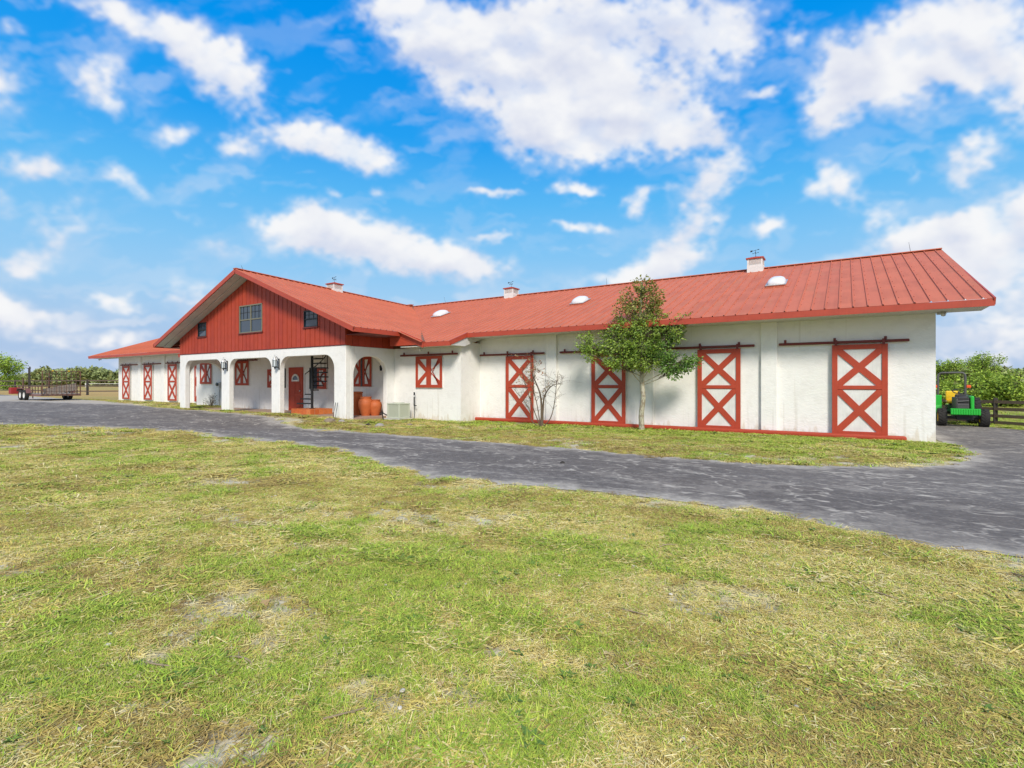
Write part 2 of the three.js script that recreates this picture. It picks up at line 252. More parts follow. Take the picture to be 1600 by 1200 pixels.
// ---------------------------------------------------------------- lawn and fields: one sheet to the horizon
const soilTile = texture(1024, 1024, (i, j) => { const u = i / 1024, v = j / 1024; const n = fbm(u * 90, v * 90, 3, 90, 3), m = fbm(u * 14, v * 14, 4, 14, 4), s = vnoise(u * 220, v * 220, 220, 6); const k = 0.55 + 0.55 * n + 0.35 * (m - .5) + (s > .86 ? .25 : 0); return [k, k * .985, k * .95]; });
{
  const NA = 420, rings = [0]; for (let r = 0.35; r < 3000; r *= r < 30 ? 1.026 : 1.07) rings.push(r);
  const pos = [], colr = [], uv = [], idx = [];
  rings.forEach((r, k) => { for (let i = 0; i <= NA; i++) {
    const t = i / NA * Math.PI * 2, x = Math.cos(t) * r, z = Math.sin(t) * r, D = -z;
    pos.push(x, gh(x, D) - .004 + (r < 40 ? 0.022 * (fbm(x * 3, D * 3, 3, 0, 51) - .5) * smooth(-.1, .6, roadS(x, D)) : 0), z); uv.push(x / 1.7, z / 1.7);
    const { green, sand, brown } = cover(x, D);
    let c = mixc(mixc(C.soil, [.42, .34, .15], .5), [.30, .36, .08], green * .7); c = mixc(c, C.brown, brown * .6); c = mixc(c, C.sand, sand * .9);
    if (r > 30) { const k = smooth(30, 60, r), far = mixc([.38, .34, .10], mixc([.56, .36, .12], [.30, .36, .07], smooth(.38, .62, fbm(x * .02, D * .06, 4, 0, 81))), .85); c = mixc(c, far, k); }
    colr.push(...c);
  } });
  for (let k = 0; k < rings.length - 1; k++) for (let i = 0; i < NA; i++) { const a = k * (NA + 1) + i, b = a + NA + 1; idx.push(a, a + 1, b, a + 1, b + 1, b); }
  const g = new THREE.BufferGeometry(); g.setAttribute('position', new THREE.Float32BufferAttribute(pos, 3)); g.setAttribute('color', new THREE.Float32BufferAttribute(colr, 3)); g.setAttribute('uv', new THREE.Float32BufferAttribute(uv, 2)); g.setIndex(idx); g.computeVertexNormals();
  const o = new THREE.Mesh(g, mat({ map: soilTile, vertexColors: true, bumpMap: rep(noiseBump, 2, 2), bumpScale: .012, roughness: .97 })); o.name = 'lawn'; o.receiveShadow = true; o.userData.kind = 'structure'; scene.add(o);
}
// ---------------------------------------------------------------- driveway of old asphalt
{
  const X0 = -34, X1 = 10, A0 = 4, A1 = 18;
  const roadTex = texture(2048, 1400, (i, j) => {
    const x = mix(X0, X1, i / 2048), D = mix(A0, A1, j / 1400);
    if (roadS(x, D) > .6) return [.43, .385, .32];
    const dirx = x * .98 + D * .12, diry = D - x * .04;
    let c = [0.122, 0.106, 0.094];
    const blotch = fbm(x * .35, D * .9, 4, 0, 91), n = fbm(x * 14, D * 14, 3, 0, 92);
    c = mixc(c, [0.142, 0.126, 0.113], smooth(.38, .66, blotch)); c = mixc(c, [0.060, 0.059, 0.062], .14 * smooth(.50, .72, fbm(dirx * .9, diry * 1.5, 5, 0, 93)));
    const gn = PERM[(i * 7919 + j * 104729) & 65535]; c = c.map(v => v * (.52 + .55 * n + .46 * gn));
    // pale seams where sand lies in cracks, scuffs along the wheel lines, sandy patches
    const wob = .5 * fbm(x * .5, D * .7, 3, 0, 94) + .22 * fbm(x * 2.4, D * 3, 4, 0, 95), ridge = (v, p, wd) => smooth(wd, 0, Math.abs((v * p % 1 + 1) % 1 - .5));
    const k1 = ridge(diry + wob * 1.7, 1.5, .034) * smooth(.46, .56, fbm(dirx * .6, diry * 1.6, 4, 0, 96));
    const k2 = ridge(diry * .8 + dirx * .22 + wob * 3.0, 2.3, .04) * smooth(.48, .57, fbm(dirx * .8 + 7, diry * 2, 4, 0, 97));
    const k3 = ridge(diry * .55 - dirx * .5 + wob * 3.2, .9, .03) * smooth(.52, .6, fbm(dirx * .6 + 31, diry * 1.4, 4, 0, 103));
    const patch = smooth(.62, .70, fbm(dirx * 1.7, diry * 3.2, 5, 0, 98)) * .7;
    const grit = smooth(.53, .63, fbm(dirx * 9, diry * 13, 4, 0, 99)) * smooth(.44, .60, fbm(x * .5, D * 1.3, 3, 0, 100)) * .8;
    const ck = smooth(.015, .003, Math.abs(fbm(dirx * .55 + 3, diry * 1.5, 5, 0, 105) - .5)) + smooth(.012, .002, Math.abs(fbm(dirx * .9 + 50, diry * 1.1, 5, 0, 107) - .47)) * .8, speck = gn > .982 ? .8 : 0;
    const sd = roadF(x, D), edge = smooth(-.55, -.02, sd + .5 * (fbm(x * 2, D * 2.5, 4, 0, 101) - .5));
    const s = clamp(Math.max(.26 * k1, .22 * k2, .34 * k3, .85 * ck * (.6 + n), speck, .42 * patch, .34 * grit, edge) * (.22 + .75 * n + .4 * gn));
    return mixc(c, [.45, .41, .35], s);
  });
  roadTex.wrapS = roadTex.wrapT = THREE.MirroredRepeatWrapping;
  const pos = [], uv = [], idx = [], key = new Map();
  const add = (x, D) => { const k = Math.round(x * 1e4) + ',' + Math.round(D * 1e4); let i = key.get(k); if (i === undefined) { i = pos.length / 3; key.set(k, i); pos.push(x, gh(x, D) + .007, -D); uv.push((x - X0) / (X1 - X0), (D - A0) / (A1 - A0)); } return i; };
  const march = (xa, xb, da, db, s) => {
    const nx = Math.round((xb - xa) / s), nd = Math.round((db - da) / s), F = new Float32Array((nx + 1) * (nd + 1));
    for (let j = 0; j <= nd; j++) for (let i = 0; i <= nx; i++) F[j * (nx + 1) + i] = roadF(xa + i * s, da + j * s);
    for (let j = 0; j < nd; j++) for (let i = 0; i < nx; i++) {
      const c = [[i, j], [i + 1, j], [i + 1, j + 1], [i, j + 1]].map(([a, b]) => [xa + a * s, da + b * s, F[b * (nx + 1) + a]]), out = [];
      for (let k = 0; k < 4; k++) { const p = c[k], q = c[(k + 1) % 4]; if (p[2] < 0) out.push(add(p[0], p[1])); if ((p[2] < 0) !== (q[2] < 0)) { const t = p[2] / (p[2] - q[2]); out.push(add(p[0] + (q[0] - p[0]) * t, p[1] + (q[1] - p[1]) * t)); } }
      for (let k = 1; k < out.length - 1; k++) idx.push(out[0], out[k], out[k + 1]);
    }
  };
  march(-32, 8, 4, 18, .125); march(-120, -32, -14, 20, .5); march(8, 18, 4, 28, .5); march(0, 8, 18, 28, .25); march(-32, 8, -14, 4, 1);
  const g = new THREE.BufferGeometry(); g.setAttribute('position', new THREE.Float32BufferAttribute(pos, 3)); g.setAttribute('uv', new THREE.Float32BufferAttribute(uv, 2)); g.setIndex(idx); g.computeVertexNormals();
  const nr = g.attributes.normal; for (let i = 0; i < nr.count; i++) if (nr.getY(i) < 0) nr.setXYZ(i, -nr.getX(i), -nr.getY(i), -nr.getZ(i));
  const o = new THREE.Mesh(g, mat({ map: roadTex, bumpMap: rep(noiseBump, 60, 20), bumpScale: .006, roughness: .9 })); o.name = 'asphalt_driveway'; o.receiveShadow = true; o.userData.kind = 'structure'; scene.add(o);
}

// ================================================================ THE BARN
const barn = thing('horse_barn', 'long white stucco stable with red metal roof, red gable and crossbuck sliding doors', 'barn');
const D0 = 12.68, D1 = 15.13, D2 = 16.33, GX = -21.785;              // fronts of the gable block, of its shoulders and of the long wings; gable axis
const mirror = x => 2 * GX - x;
const DR = 22.7, YR = 6.0, DE = 15.23, DB = 14.25;                    // ridge distance and height, eave of wing, eave of shoulder
const yMain = D => YR - .36 * (DR - D);
const yRidgeG = D => 6.0 + .30 * (DR - D) / 10.7, slopeG = D => (yRidgeG(D) - 3.40) / 7.5;
const yGab = (x, D) => yRidgeG(D) - slopeG(D) * Math.abs(x - GX);
const xValley = D => (yRidgeG(D) - yMain(D)) / slopeG(D);             // from the gable axis
const dValley = dx => { let a = DB, b = DR; for (let i = 0; i < 40; i++) { const m = (a + b) / 2; xValley(m) > dx ? a = m : b = m; } return (a + b) / 2; };
const XE = 2.74, XS = -11.85;                                         // right roof end, end of the shoulder's eave
// walls
{
  const st = M.stucco, top = 3.19;
  mesh('wall', box(-12.2, 1.86, -.3, top, D2, D2 + .22), st, barn);
  mesh('wall', box(mirror(1.86), mirror(-12.2), -.3, top + .12, D2, D2 + .22), st, barn);
  mesh('wall', box(-31.5, -12.06, -.3, 2.84, D1, D1 + .2), st, barn);
  mesh('wall', [box(-12.26, -12.06, -.3, 3.0, D1 + .2, D2)], st, barn); mesh('wall', [box(-31.5, -31.3, -.3, 3.0, D1 + .2, D2)], st, barn);
  for (const x of [1.64, mirror(1.86)]) mesh('end_wall', poly([[D2 + .22, -.3], [2 * DR - D2, -.3], [2 * DR - D2, 3.2], [DR, 5.5], [D2 + .22, 3.2]], .22).rotateY(Math.PI / 2).translate(x, 0, 0), st, barn);
  mesh('back_wall', box(mirror(1.64), 1.64, -.3, 3.2, 2 * DR - D2 - .2, 2 * DR - D2), st, barn);
  for (const x0 of [-9.05, -5.56, -2.04]) { mesh('pilaster', rbox(x0, x0 + .42, -.3, top - .002, D2 - .11, D2 + .05, .02), st, barn); mesh('pilaster', rbox(mirror(x0 + .42), mirror(x0), -.3, top + .1, D2 - .11, D2 + .05, .02), st, barn); }
  // arcade of three arches in front, one at each side
  const arc = (x0, x1, y0, y1, holes, d) => {
    const s = new THREE.Shape(); s.moveTo(x0, y0);
    for (const [a, b, t, r] of holes) { s.lineTo(a, y0); s.lineTo(a, t - r); s.absarc(a + r, t - r, r, Math.PI, Math.PI / 2, true); s.lineTo(b - r, t); s.absarc(b - r, t - r, r, Math.PI / 2, 0, true); s.lineTo(b, y0); }
    s.lineTo(x1, y0); s.lineTo(x1, y1); s.lineTo(x0, y1); s.closePath();
    return new THREE.ExtrudeGeometry(s, { depth: d - .04, bevelEnabled: true, bevelSize: .018, bevelThickness: .02, bevelOffset: -.018, bevelSegments: 2, curveSegments: 14 }).translate(0, 0, .02);
  };
  mesh('arcade_wall', arc(-28.04, -15.53, -.2, 2.86, [[-27.52, -24.14, 2.55, .5], [-23.49, -20.22, 2.53, .5], [-19.63, -16.19, 2.53, .55]], .22).translate(0, 0, -D0 - .22), st, barn);
  for (const x of [-15.53, -27.82]) mesh('arcade_wall', arc(D0 + .22, D1, -.2, 2.84, [[13.05, 14.72, 2.49, .72]], .22).rotateY(Math.PI / 2).translate(x - .22, 0, 0), st, barn);
  mesh('porch_floor', rbox(-27.98, -15.56, -.1, .13, D0 + .02, D1 - .002, .01), M.porch, barn);
  mesh('porch_ceiling', box(-27.8, -15.78, 2.74, 2.8, D0 + .2, D1 - .002), M.soffit, barn);
}
// roof: every standing-seam sheet is a piece
{
  const roof = sub('roof', barn), P = .3, mats = [M.roof, M.roof, M.roof2, M.roof3], rr = rngOf(5);
  const RIB = [[0, 0], [.008, .026], [.030, .026], [.038, 0], [P - .0005, 0]];
  // a sheet between two lines given by point functions a(t), b(t), t across the sheet; raised by its rib
  const sheet = (a, b, w, up) => {
    const pos = [], idx = [];
    RIB.forEach(([u, h]) => { const t = Math.min(u, w); for (const f of [a, b]) { const p = f(t); pos.push(p[0] + up[0] * h, p[1] + up[1] * h, p[2] + up[2] * h); } });
    for (let k = 0; k < RIB.length - 1; k++) idx.push(2 * k, 2 * k + 1, 2 * k + 2, 2 * k + 1, 2 * k + 3, 2 * k + 2);
    const g = new THREE.BufferGeometry(); g.setAttribute('position', new THREE.Float32BufferAttribute(pos, 3)); g.setIndex(idx); const n = g.toNonIndexed(); n.computeVertexNormals(); return n;
  };
  const put = g => mesh('roof_panel', g, mats[Math.floor(rr() * 4)], roof);
  const upM = [0, .94, .34];
  for (const s of [1, -1]) {
    const dy = s > 0 ? 0 : .12, X = x => s > 0 ? x : mirror(x), end = s > 0 ? XE : XE + 1.4;
    for (let x = GX + .02; x < end - .02; x += P) {
      const w = Math.min(P, end - x), low = q => { const v = q - GX < xValley(DB) ? dValley(q - GX) : DB; return x + w * .5 < XS ? Math.max(DB, v) : DE; };
      put(sheet(t => [X(x + t), YR + dy, -DR], t => { const d = low(x + t); return [X(x + t), yMain(d) + dy, -d]; }, w, upM));
    }
    for (let d = 12.0; d < DR - .1; d += P) {
      const w = Math.min(P, DR - d), reach = q => q < DB ? 7.5 : Math.min(xValley(q), 9);
      const f = d + w * .5 < DB ? (() => 7.5) : reach;
      put(sheet(t => [GX, yRidgeG(d + t), -(d + t)], t => { const r = Math.max(.01, f(Math.max(d + t, d + w * .5 >= DB ? DB : 0))); return [GX + s * r, yRidgeG(d + t) - slopeG(d + t) * r, -(d + t)]; }, w, [s * .36, .93, 0]));
    }
    // back slope in broad sheets
    for (let x = GX + .02; x < end - .1; x += 2.4) { const w = Math.min(2.4, end - x); mesh('back_roof_panel', beam(V(X(x + w / 2), YR + dy - .01, -DR), V(X(x + w / 2), yMain(DE) + dy - .01, -(2 * DR - DE)), w, .02), M.roof, roof); }
    mesh('ridge_cap', beam(V(X(GX), YR + dy + .02, -DR), V(X(end), YR + dy + .02, -DR), .24, .03), M.roof2, roof);
    const va = V(GX, YR + .025, -DR), vb = V(GX + s * xValley(DB), yMain(DB) + .03, -DB); mesh('valley_flashing', beam(va, vb, .10, .012), M.rust, roof);
    // fascias, soffits
    const F = (a, b, h = .16, w = .035, m = M.fascia) => mesh('fascia', beam(a, b, w, h), m, roof);
    const e = yMain(DE) + dy - .084, eb = yMain(DB) + dy - .084, xv = xValley(DB), egy = 3.40 - .084;
    F(V(X(XS), e, -DE - .02), V(X(end), e, -DE - .02)); F(V(X(GX + xv), eb, -DB - .02), V(X(XS), eb, -DB - .02));
    F(V(X(XS), eb + .02, -DB), V(X(XS), e + .02, -DE)); F(V(X(end), e + .02, -DE), V(X(end), YR + dy - .11, -DR)); F(V(X(end), YR + dy - .11, -DR), V(X(end), e + .02, -(2 * DR - DE)));
    F(V(GX + s * 7.48, egy, -12.0), V(GX + s * 7.48, egy, -DB)); F(V(GX + s * 7.46, egy + .0, -DB - .02), V(GX + s * xv, eb - .0, -DB - .02), .24);
    F(V(GX, yRidgeG(12) - .09, -12.02), V(GX + s * 7.5, 3.40 - .09, -12.02), .17, .04);
    mesh('soffit', box(X(XS) , X(end - .04), e - .06, e - .035, DE + .04, D2 + .02), M.soffit, roof);
    mesh('soffit', box(X(GX + 7.45), X(XS), eb - .06, eb - .035, DB + .04, D1 + .02), M.soffit, roof);
    // closing boards: below the sloping front edge beside the valley, and at the step between the two eaves
    mesh('fascia', poly([[GX + 6.9, 2.88], [GX + xv + .02, 2.88], [GX + xv + .02, eb + .04], [GX + 7.46, egy + .04], [GX + 6.9, egy + .04]].map(([a, b]) => [X(a), b]), .03).translate(0, 0, -DB - .045), M.fascia, roof);
    mesh('soffit', poly([[DB + .03, eb - .034], [D1 + .05, eb - .034], [D2, e - .034], [D2, e + .02], [DE, e + .02]], .02).rotateY(Math.PI / 2).translate(X(XS) - .01 - .03 * s, dy * 0, 0), M.soffit, roof);
    // boarded soffit up the gable rake, in two runs
    for (const [da, db, q] of [[12.05, 12.37, .185], [12.385, D0 + .02, .215]]) { const m = (da + db) / 2; mesh('soffit', beam(V(GX + s * .02, yRidgeG(12) - q, -m), V(GX + s * 7.3, yRidgeG(12) - q - (yRidgeG(12) - 3.40) * 7.28 / 7.5, -m), db - da, .03), M.soffit, roof); }
    mesh('soffit', box(GX + s * 6.25, GX + s * 7.44, 3.235, 3.255, D0 + .03, DB), M.redDark, roof);
  }
  mesh('ridge_cap', beam(V(GX, yRidgeG(11.98) + .02, -11.98), V(GX, YR + .02, -DR), .24, .03), M.roof2, roof);
  // screw heads down the nearer seams
  const sc = []; for (let x = GX + .02 + P * 50; x < XE; x += P) for (let k = 1; k < 11; k++) { const d = mix(DE, DR, k / 11); sc.push(new THREE.CylinderGeometry(.008, .008, .012, 5).rotateX(.35).translate(x + .06, yMain(d) + .006, -d)); }
  const s = mesh('screw', sc, M.redDark, roof); s.userData.kind = 'stuff';
}
// red boards of the gable, each a piece, cut round the windows
const WINS = [[-22.62, -20.85, 3.64, 4.86], [-26.23, -25.45, 3.66, 4.34], [-18.0, -17.14, 3.64, 4.30]];
{
  const g = sub('gable_wall', barn), y0 = 2.865;
  const roofU = x => yGab(x, D0) - .23;
  mesh('backing', poly([[-28.02, y0], [-15.55, y0], [-15.55, roofU(-15.55)], [GX, roofU(GX)], [-28.02, roofU(-28.02)]], .2).translate(0, 0, -D0 - .235), M.redDark, g);
  const N = 42, w = (28.04 - 15.53) / N, rr = rngOf(9), tones = [M.red, M.red.clone(), M.red.clone()]; tones[1].color = col(.41, .047, .021); tones[2].color = col(.45, .055, .025);
  const board = (a, b, lo, hiA, hiB, apex) => { const pts = [[a, lo], [b, lo], [b, hiB]]; if (apex) pts.push([GX, roofU(GX)]); pts.push([a, hiA]); const j = (rr() - .5) * .006; mesh('board', poly(pts, .045).translate(0, 0, -D0 - .034 + j), tones[Math.floor(rr() * 3)], g); };
  for (let k = 0; k < N; k++) {
    const a = -28.04 + k * w + .018, b = a + w - .036, ap = a < GX && b > GX;
    let segs = [[a, b, y0, null]];
    for (const [wx0, wx1, wy0, wy1] of WINS) if (b > wx0 && a < wx1) {
      if (a < wx0 - .02) segs.push([a, wx0, y0, 'full']); if (b > wx1 + .02) segs.push([wx1, b, y0, 'full']);
      const m0 = Math.max(a, wx0), m1 = Math.min(b, wx1); segs.push([m0, m1, y0, wy0], [m0, m1, wy1, 'full']); segs[0] = null;
    }
    for (const s of segs) if (s) { const [p, q, lo, hi] = s; const top = typeof hi === 'number'; board(p, q, lo, top ? hi : roofU(p), top ? hi : roofU(q), !top && ap && p < GX && q > GX); }
  }
  for (const x of [-15.53, -28.04 + .03]) for (let k = 0; k < 8; k++) { const d = D0 + .02 + k * .30; mesh('board', box(x - .03, x, y0 - .02, yGab(x, D0) - .25, d, d + .285), tones[k % 3], g); }
  mesh('drip_edge', box(-28.06, -15.51, y0 - .012, y0 + .02, D0 - .025, D0 + .02), M.redDark, g);
  // windows
  WINS.forEach(([x0, x1, yy0, yy1], k) => {
    const wn = sub('window', barn), fr = k ? M.dark : M.bronze, d = D0 - .03, t = k ? .04 : .05;
    mesh('pane', box(x0 + .02, x1 - .02, yy0 + .02, yy1 - .02, D0 + .012, D0 + .02), M.glass, wn);
    mesh('frame', [box(x0, x1, yy0, yy0 + t, d, D0 + .04), box(x0, x1, yy1 - t, yy1, d, D0 + .04), box(x0, x0 + t, yy0, yy1, d + .001, D0 + .04), box(x1 - t, x1, yy0, yy1, d + .001, D0 + .04)], fr, wn);
    const ym = mix(yy0, yy1, .48); mesh('meeting_rail', box(x0 + t, x1 - t, ym - .025, ym + .025, d + .012, D0 + .03), fr, wn);
    if (!k) mesh('mullion', box((x0 + x1) / 2 - .03, (x0 + x1) / 2 + .03, yy0 + t, yy1 - t, d + .006, D0 + .03), fr, wn);
    const bars = [], n = k ? 3 : 6; for (let i = 1; i < n; i++) if (k || i !== 3) bars.push(box(mix(x0, x1, i / n) - .01, mix(x0, x1, i / n) + .01, ym, yy1 - t, d + .03, D0 + .018)); bars.push(box(x0 + t, x1 - t, mix(ym, yy1, .5) - .01, mix(ym, yy1, .5) + .01, d + .031, D0 + .018));
    mesh('muntin', bars, M.dark, wn);
    mesh('sill', box(x0 - .04, x1 + .04, yy0 - .04, yy0 + .003, d - .03, D0 + .03), M.redDark, wn);
  });
}
// crossbuck sliding doors: two halves, each with its X
function crossbuck(parent, w, h, dutch) {
  const g = sub('stall_door', parent), b = .125, th = .03;
  mesh('panel', box(0, w, 0, h, 0, .045), M.white, g);
  const bar = (x0, x1, y0, y1, d = 0) => mesh(x1 - x0 > y1 - y0 ? 'rail' : 'stile', rbox(x0, x1, y0, y1, -th - d, .0, .004), M.red, g);
  bar(0, b, .035, h); bar(w - b, w, .035, h); bar(b, w - b, h - b, h, -.001); bar(b, w - b, .035, .035 + b * .8, -.001);
  const m = h * .51; bar(b, w - b, m + .005, m + b * .85, -.001);
  for (const [y0, y1] of [[.035 + b * .8, m - .004], [m + b * .85, h - b]]) {
    const x0 = b, x1 = w - b, c = .5 * .165;
    for (const s of [1, -1]) { const p = s > 0 ? [[x0, y0], [x1, y1]] : [[x0, y1], [x1, y0]]; const dx = p[1][0] - p[0][0], dy = p[1][1] - p[0][1], L = Math.hypot(dx, dy), nx = -dy / L * c, ny = dx / L * c;
      const X = v => clamp(v, x0, x1), Y = v => clamp(v, y0, y1);
      // a diagonal board clipped to its frame
      const kx = c * L / Math.abs(dy), ky = c * L / Math.abs(dx);
      const pts = s > 0 ? [[x0, y0], [x0 + kx, y0], [x1, y1 - ky], [x1, y1], [x1 - kx, y1], [x0, y0 + ky]] : [[x0, y1], [x0, y1 - ky], [x1 - kx, y0], [x1, y0], [x1, y0 + ky], [x0 + kx, y1]];
      mesh('brace', poly(pts, s > 0 ? .026 : .023), M.red, g); }
  }
  mesh('seam', box(.002, w - .002, m - .004, m + .005, -.004, .002), M.redDark, g);
  for (const x of [.09, w - .09]) mesh('hanger', rbox(x - .03, x + .03, h - .02, h + .13, -.045, -.02, .005), M.redDark, g);
  return g;
}
{
  const first = crossbuck(barn, 1.21, 2.41); let n = 0;
  for (const [x, y, w] of [[-10.77, .05], [-7.27, .05], [-3.78, .05], [-.31, .05], [mirror(-.31 + 1.21), .27], [mirror(-3.78 + 1.21), .27], [mirror(-7.27 + 1.21), .27], [mirror(-10.77 + 1.21), .27]]) { const d = n++ ? first.clone() : first; if (n > 1) barn.add(d); d.position.set(x, y, -(D2 - .10)); }
  const track = (x0, x1, y, D, br) => { const t = sub('door_track', barn); mesh('rail', rbox(x0, x1, y - .035, y + .035, D - .12, D - .05, .02), M.redDark, t); for (const x of br) mesh('bracket', [rbox(x - .03, x + .03, y, y + .12, D - .10, D - .07, .005), box(x - .03, x + .03, y - .02, y + .02, D - .075, D - .002)], M.redDark, t); };
  track(-12.0, -9.12, 2.53, D2, [-11.8, -10.72, -9.6]); track(-8.5, -2.2, 2.53, D2, [-8.3, -7.2, -6.1, -4.9, -3.72, -2.62]); track(-1.58, 1.34, 2.53, D2, [-1.42, -.25, .85]);
  for (const [a, b] of [[1.3, -1.5], [-2.3, -5.1], [-5.7, -8.5]]) track(mirror(a), mirror(b), 2.76, D2, [mirror(a - .25), mirror(a - .9), mirror(a - 1.6)]);
  track(-15.1, -12.15, 2.55, D1, [-14.9, -13.6, -12.4]); track(-27.46, -25.25, 2.63, D1, [-27.2, -26.1, -25.4]);
  mesh('base_rail', rbox(-12.31, 1.27, .0, .125, D2 - .34, D2 - .14, .05), M.red, barn); 
}
// shutters in pairs, the X of each running across both leaves
function leaf(parent, w, h, side) { // side 1: diagonals meet at the right edge, -1 at the left
  const g = sub('shutter', parent), b = .115; mesh('panel', box(0, w, 0, h, 0, .04), M.white, g);
  for (const [a, c, e, f] of [[0, b, 0, h], [w - b, w, 0, h]]) mesh('stile', rbox(a, c, e, f, -.026, 0, .004), M.red, g);
  for (const [e, f] of [[0, b], [h - b, h]]) mesh('rail', rbox(b, w - b, e, f, -.025, 0, .004), M.red, g);
  const xi = side > 0 ? w - b : b, xo = side > 0 ? b : w - b, q = .15;
  for (const s of [1, -1]) { const ym = h / 2, yo = s > 0 ? h - b : b; mesh('brace', poly(side * s > 0 ? [[xi, ym - q * .2], [xi, ym + q], [xo + (side > 0 ? q * .6 : -q * .6), yo], [xo, yo], [xo, yo - s * q]] : [[xi, ym + q * .2 ], [xi, ym - q], [xo + (side > 0 ? q * .6 : -q * .6), yo], [xo, yo], [xo, yo - s * q]].map(p => s > 0 ? [p[0], p[1]] : p), .022), M.red, g); }
  return g;
}
{
  const pair = (x0, x1, y0, y1, gap = .004) => { const w = (x1 - x0 - gap) / 2, L = leaf(barn, w, y1 - y0, 1), R = leaf(barn, w, y1 - y0, -1); L.position.set(x0, y0, -(D1 - .045)); R.position.set(x1 - w, y0, -(D1 - .045)); };
  pair(-14.29, -12.93, 1.27, 2.5); pair(-31.0, -29.75, 1.4, 2.6); pair(-27.33, -26.06, 1.33, 2.6); pair(-18.05, -16.82, 1.3, 2.57, .13);
  const opening = (x0, x1, y0, y1) => { const wn = sub('window', barn); mesh('pane', box(x0, x1, y0, y1, D1 - .012, D1 + .01), M.glass, wn); mesh('frame', [box(x0 - .04, x0, y0 - .04, y1 + .04, D1 - .03, D1 + .02), box(x1, x1 + .04, y0 - .04, y1 + .04, D1 - .03, D1 + .02), box(x0, x1, y1, y1 + .04, D1 - .03, D1 + .02), box(x0, x1, y0 - .04, y0, D1 - .03, D1 + .02)], M.dark, wn); mesh('muntin', [box((x0 + x1) / 2 - .012, (x0 + x1) / 2 + .012, y0, y1, D1 - .022, D1), box(x0, x1, (y0 + y1) / 2 - .012, (y0 + y1) / 2 + .012, D1 - .023, D1)], M.dark, wn); };
  opening(-17.52, -17.34, 1.34, 2.53); opening(-23.72, -22.96, 1.26, 2.12); opening(-21.02, -20.47, 1.22, 2.12);
  const a = leaf(barn, .62, .92, 1); a.position.set(-24.38, 1.22, -(D1 - .045)); const b = leaf(barn, .64, .96, -1); b.position.set(-20.43, 1.18, -(D1 - .045));
  // front door with half-round light
  const d = sub('front_door', barn); mesh('panel', rbox(-22.55, -21.62, .15, 2.14, D1 - .035, D1 + .02, .006), M.red, d);
  mesh('frame', [box(-22.63, -22.55, .13, 2.2, D1 - .05, D1), box(-21.62, -21.54, .13, 2.2, D1 - .05, D1), box(-22.55, -21.62, 2.14, 2.2, D1 - .051, D1)], M.red, d);
  const half = (r0, r1, dp) => { const s = new THREE.Shape(); s.absarc(0, 0, r1, 0, Math.PI, false); if (r0) { s.lineTo(-r0, 0); s.absarc(0, 0, r0, Math.PI, 0, true); } s.closePath(); return new THREE.ExtrudeGeometry(s, { depth: dp, bevelEnabled: false, curveSegments: 16 }).translate(-22.085, 1.60, -(D1 - .038)); };
  mesh('fanlight_frame', [half(.20, .28, .03), box(-22.365, -21.805, 1.53, 1.60, D1 - .068, D1 - .038)], M.white, d); mesh('fanlight', half(0, .20, .012), M.glass, d);
  for (const [x0, x1] of [[-22.45, -22.14], [-22.03, -21.72]]) for (const [y0, y1] of [[.3, .82], [.92, 1.44]]) mesh('door_panel', rbox(x0, x1, y0, y1, D1 - .05, D1 - .03, .01), M.red, d);
  mesh('handle', new THREE.SphereGeometry(.035, 10, 8).translate(-21.70, 1.08, -(D1 - .09)), M.alu, d);
}
// cupolas, skylights, lightning rods
function cupola(x, D, base) {
  const c = sub('cupola', barn); c.position.set(x, base - .05, -D); c.scale.setScalar(.76); const w = .36;
  mesh('curb', box(-w - .01, w + .01, -.55, -.01, -w - .01, w + .01), M.white, c);
  mesh('corner_post', [[-1, -1], [1, -1], [1, 1], [-1, 1]].map(([a, b]) => box(a * w, a * (w - .07), -.01, .30, b * w, b * (w - .07))), M.white, c);
  mesh('core', box(-w + .04, w - .04, -.01, .30, -w + .04, w - .04), M.alu, c);
  for (let k = 0; k < 6; k++) for (const s of [0, 1, 2, 3]) { const g = new THREE.BoxGeometry(2 * w - .14, .03, .05).rotateX(.5).translate(0, .03 + k * .046, w - .03).rotateY(s * Math.PI / 2); mesh('louvre_slat', g, M.white, c); }
  mesh('cap', [box(-w - .06, w + .06, .30, .36, -w - .06, w + .06), new THREE.ConeGeometry((w + .05) * 1.414, .12, 4).rotateY(Math.PI / 4).translate(0, .42, 0)], M.fascia, c);
  const r = [rod(V(0, .40, 0), V(-.02, .92, 0), .014, .01), rod(V(-.17, .70, .0), V(.15, .735, 0), .009), rod(V(-.02, .70, -.16), V(-.02, .74, .16), .009), rod(V(-.28, .86, 0), V(.22, .93, 0), .011)];
  for (const [a, b, e] of [[-.19, .70, 0], [.16, .74, 0], [-.02, .71, -.17], [-.02, .74, .17], [0, .5, 0]]) r.push(new THREE.SphereGeometry(.03, 8, 6).translate(a, b, e));
  r.push(poly([[-.36, .80], [-.22, .83], [-.22, .92], [-.36, .90]], .012), poly([[.14, .885], [.26, .935], [.13, .955]], .012));
  mesh('weathervane', r.map(g => g.translate(0, -.42, 0).scale(.72, .8, .72).translate(0, .42, 0)), M.iron, c);
}
cupola(-3.0, 22.45, YR + .16); cupola(-14.6, 22.5, YR + .14); cupola(GX, 17.1, yRidgeG(17.1) + .10);
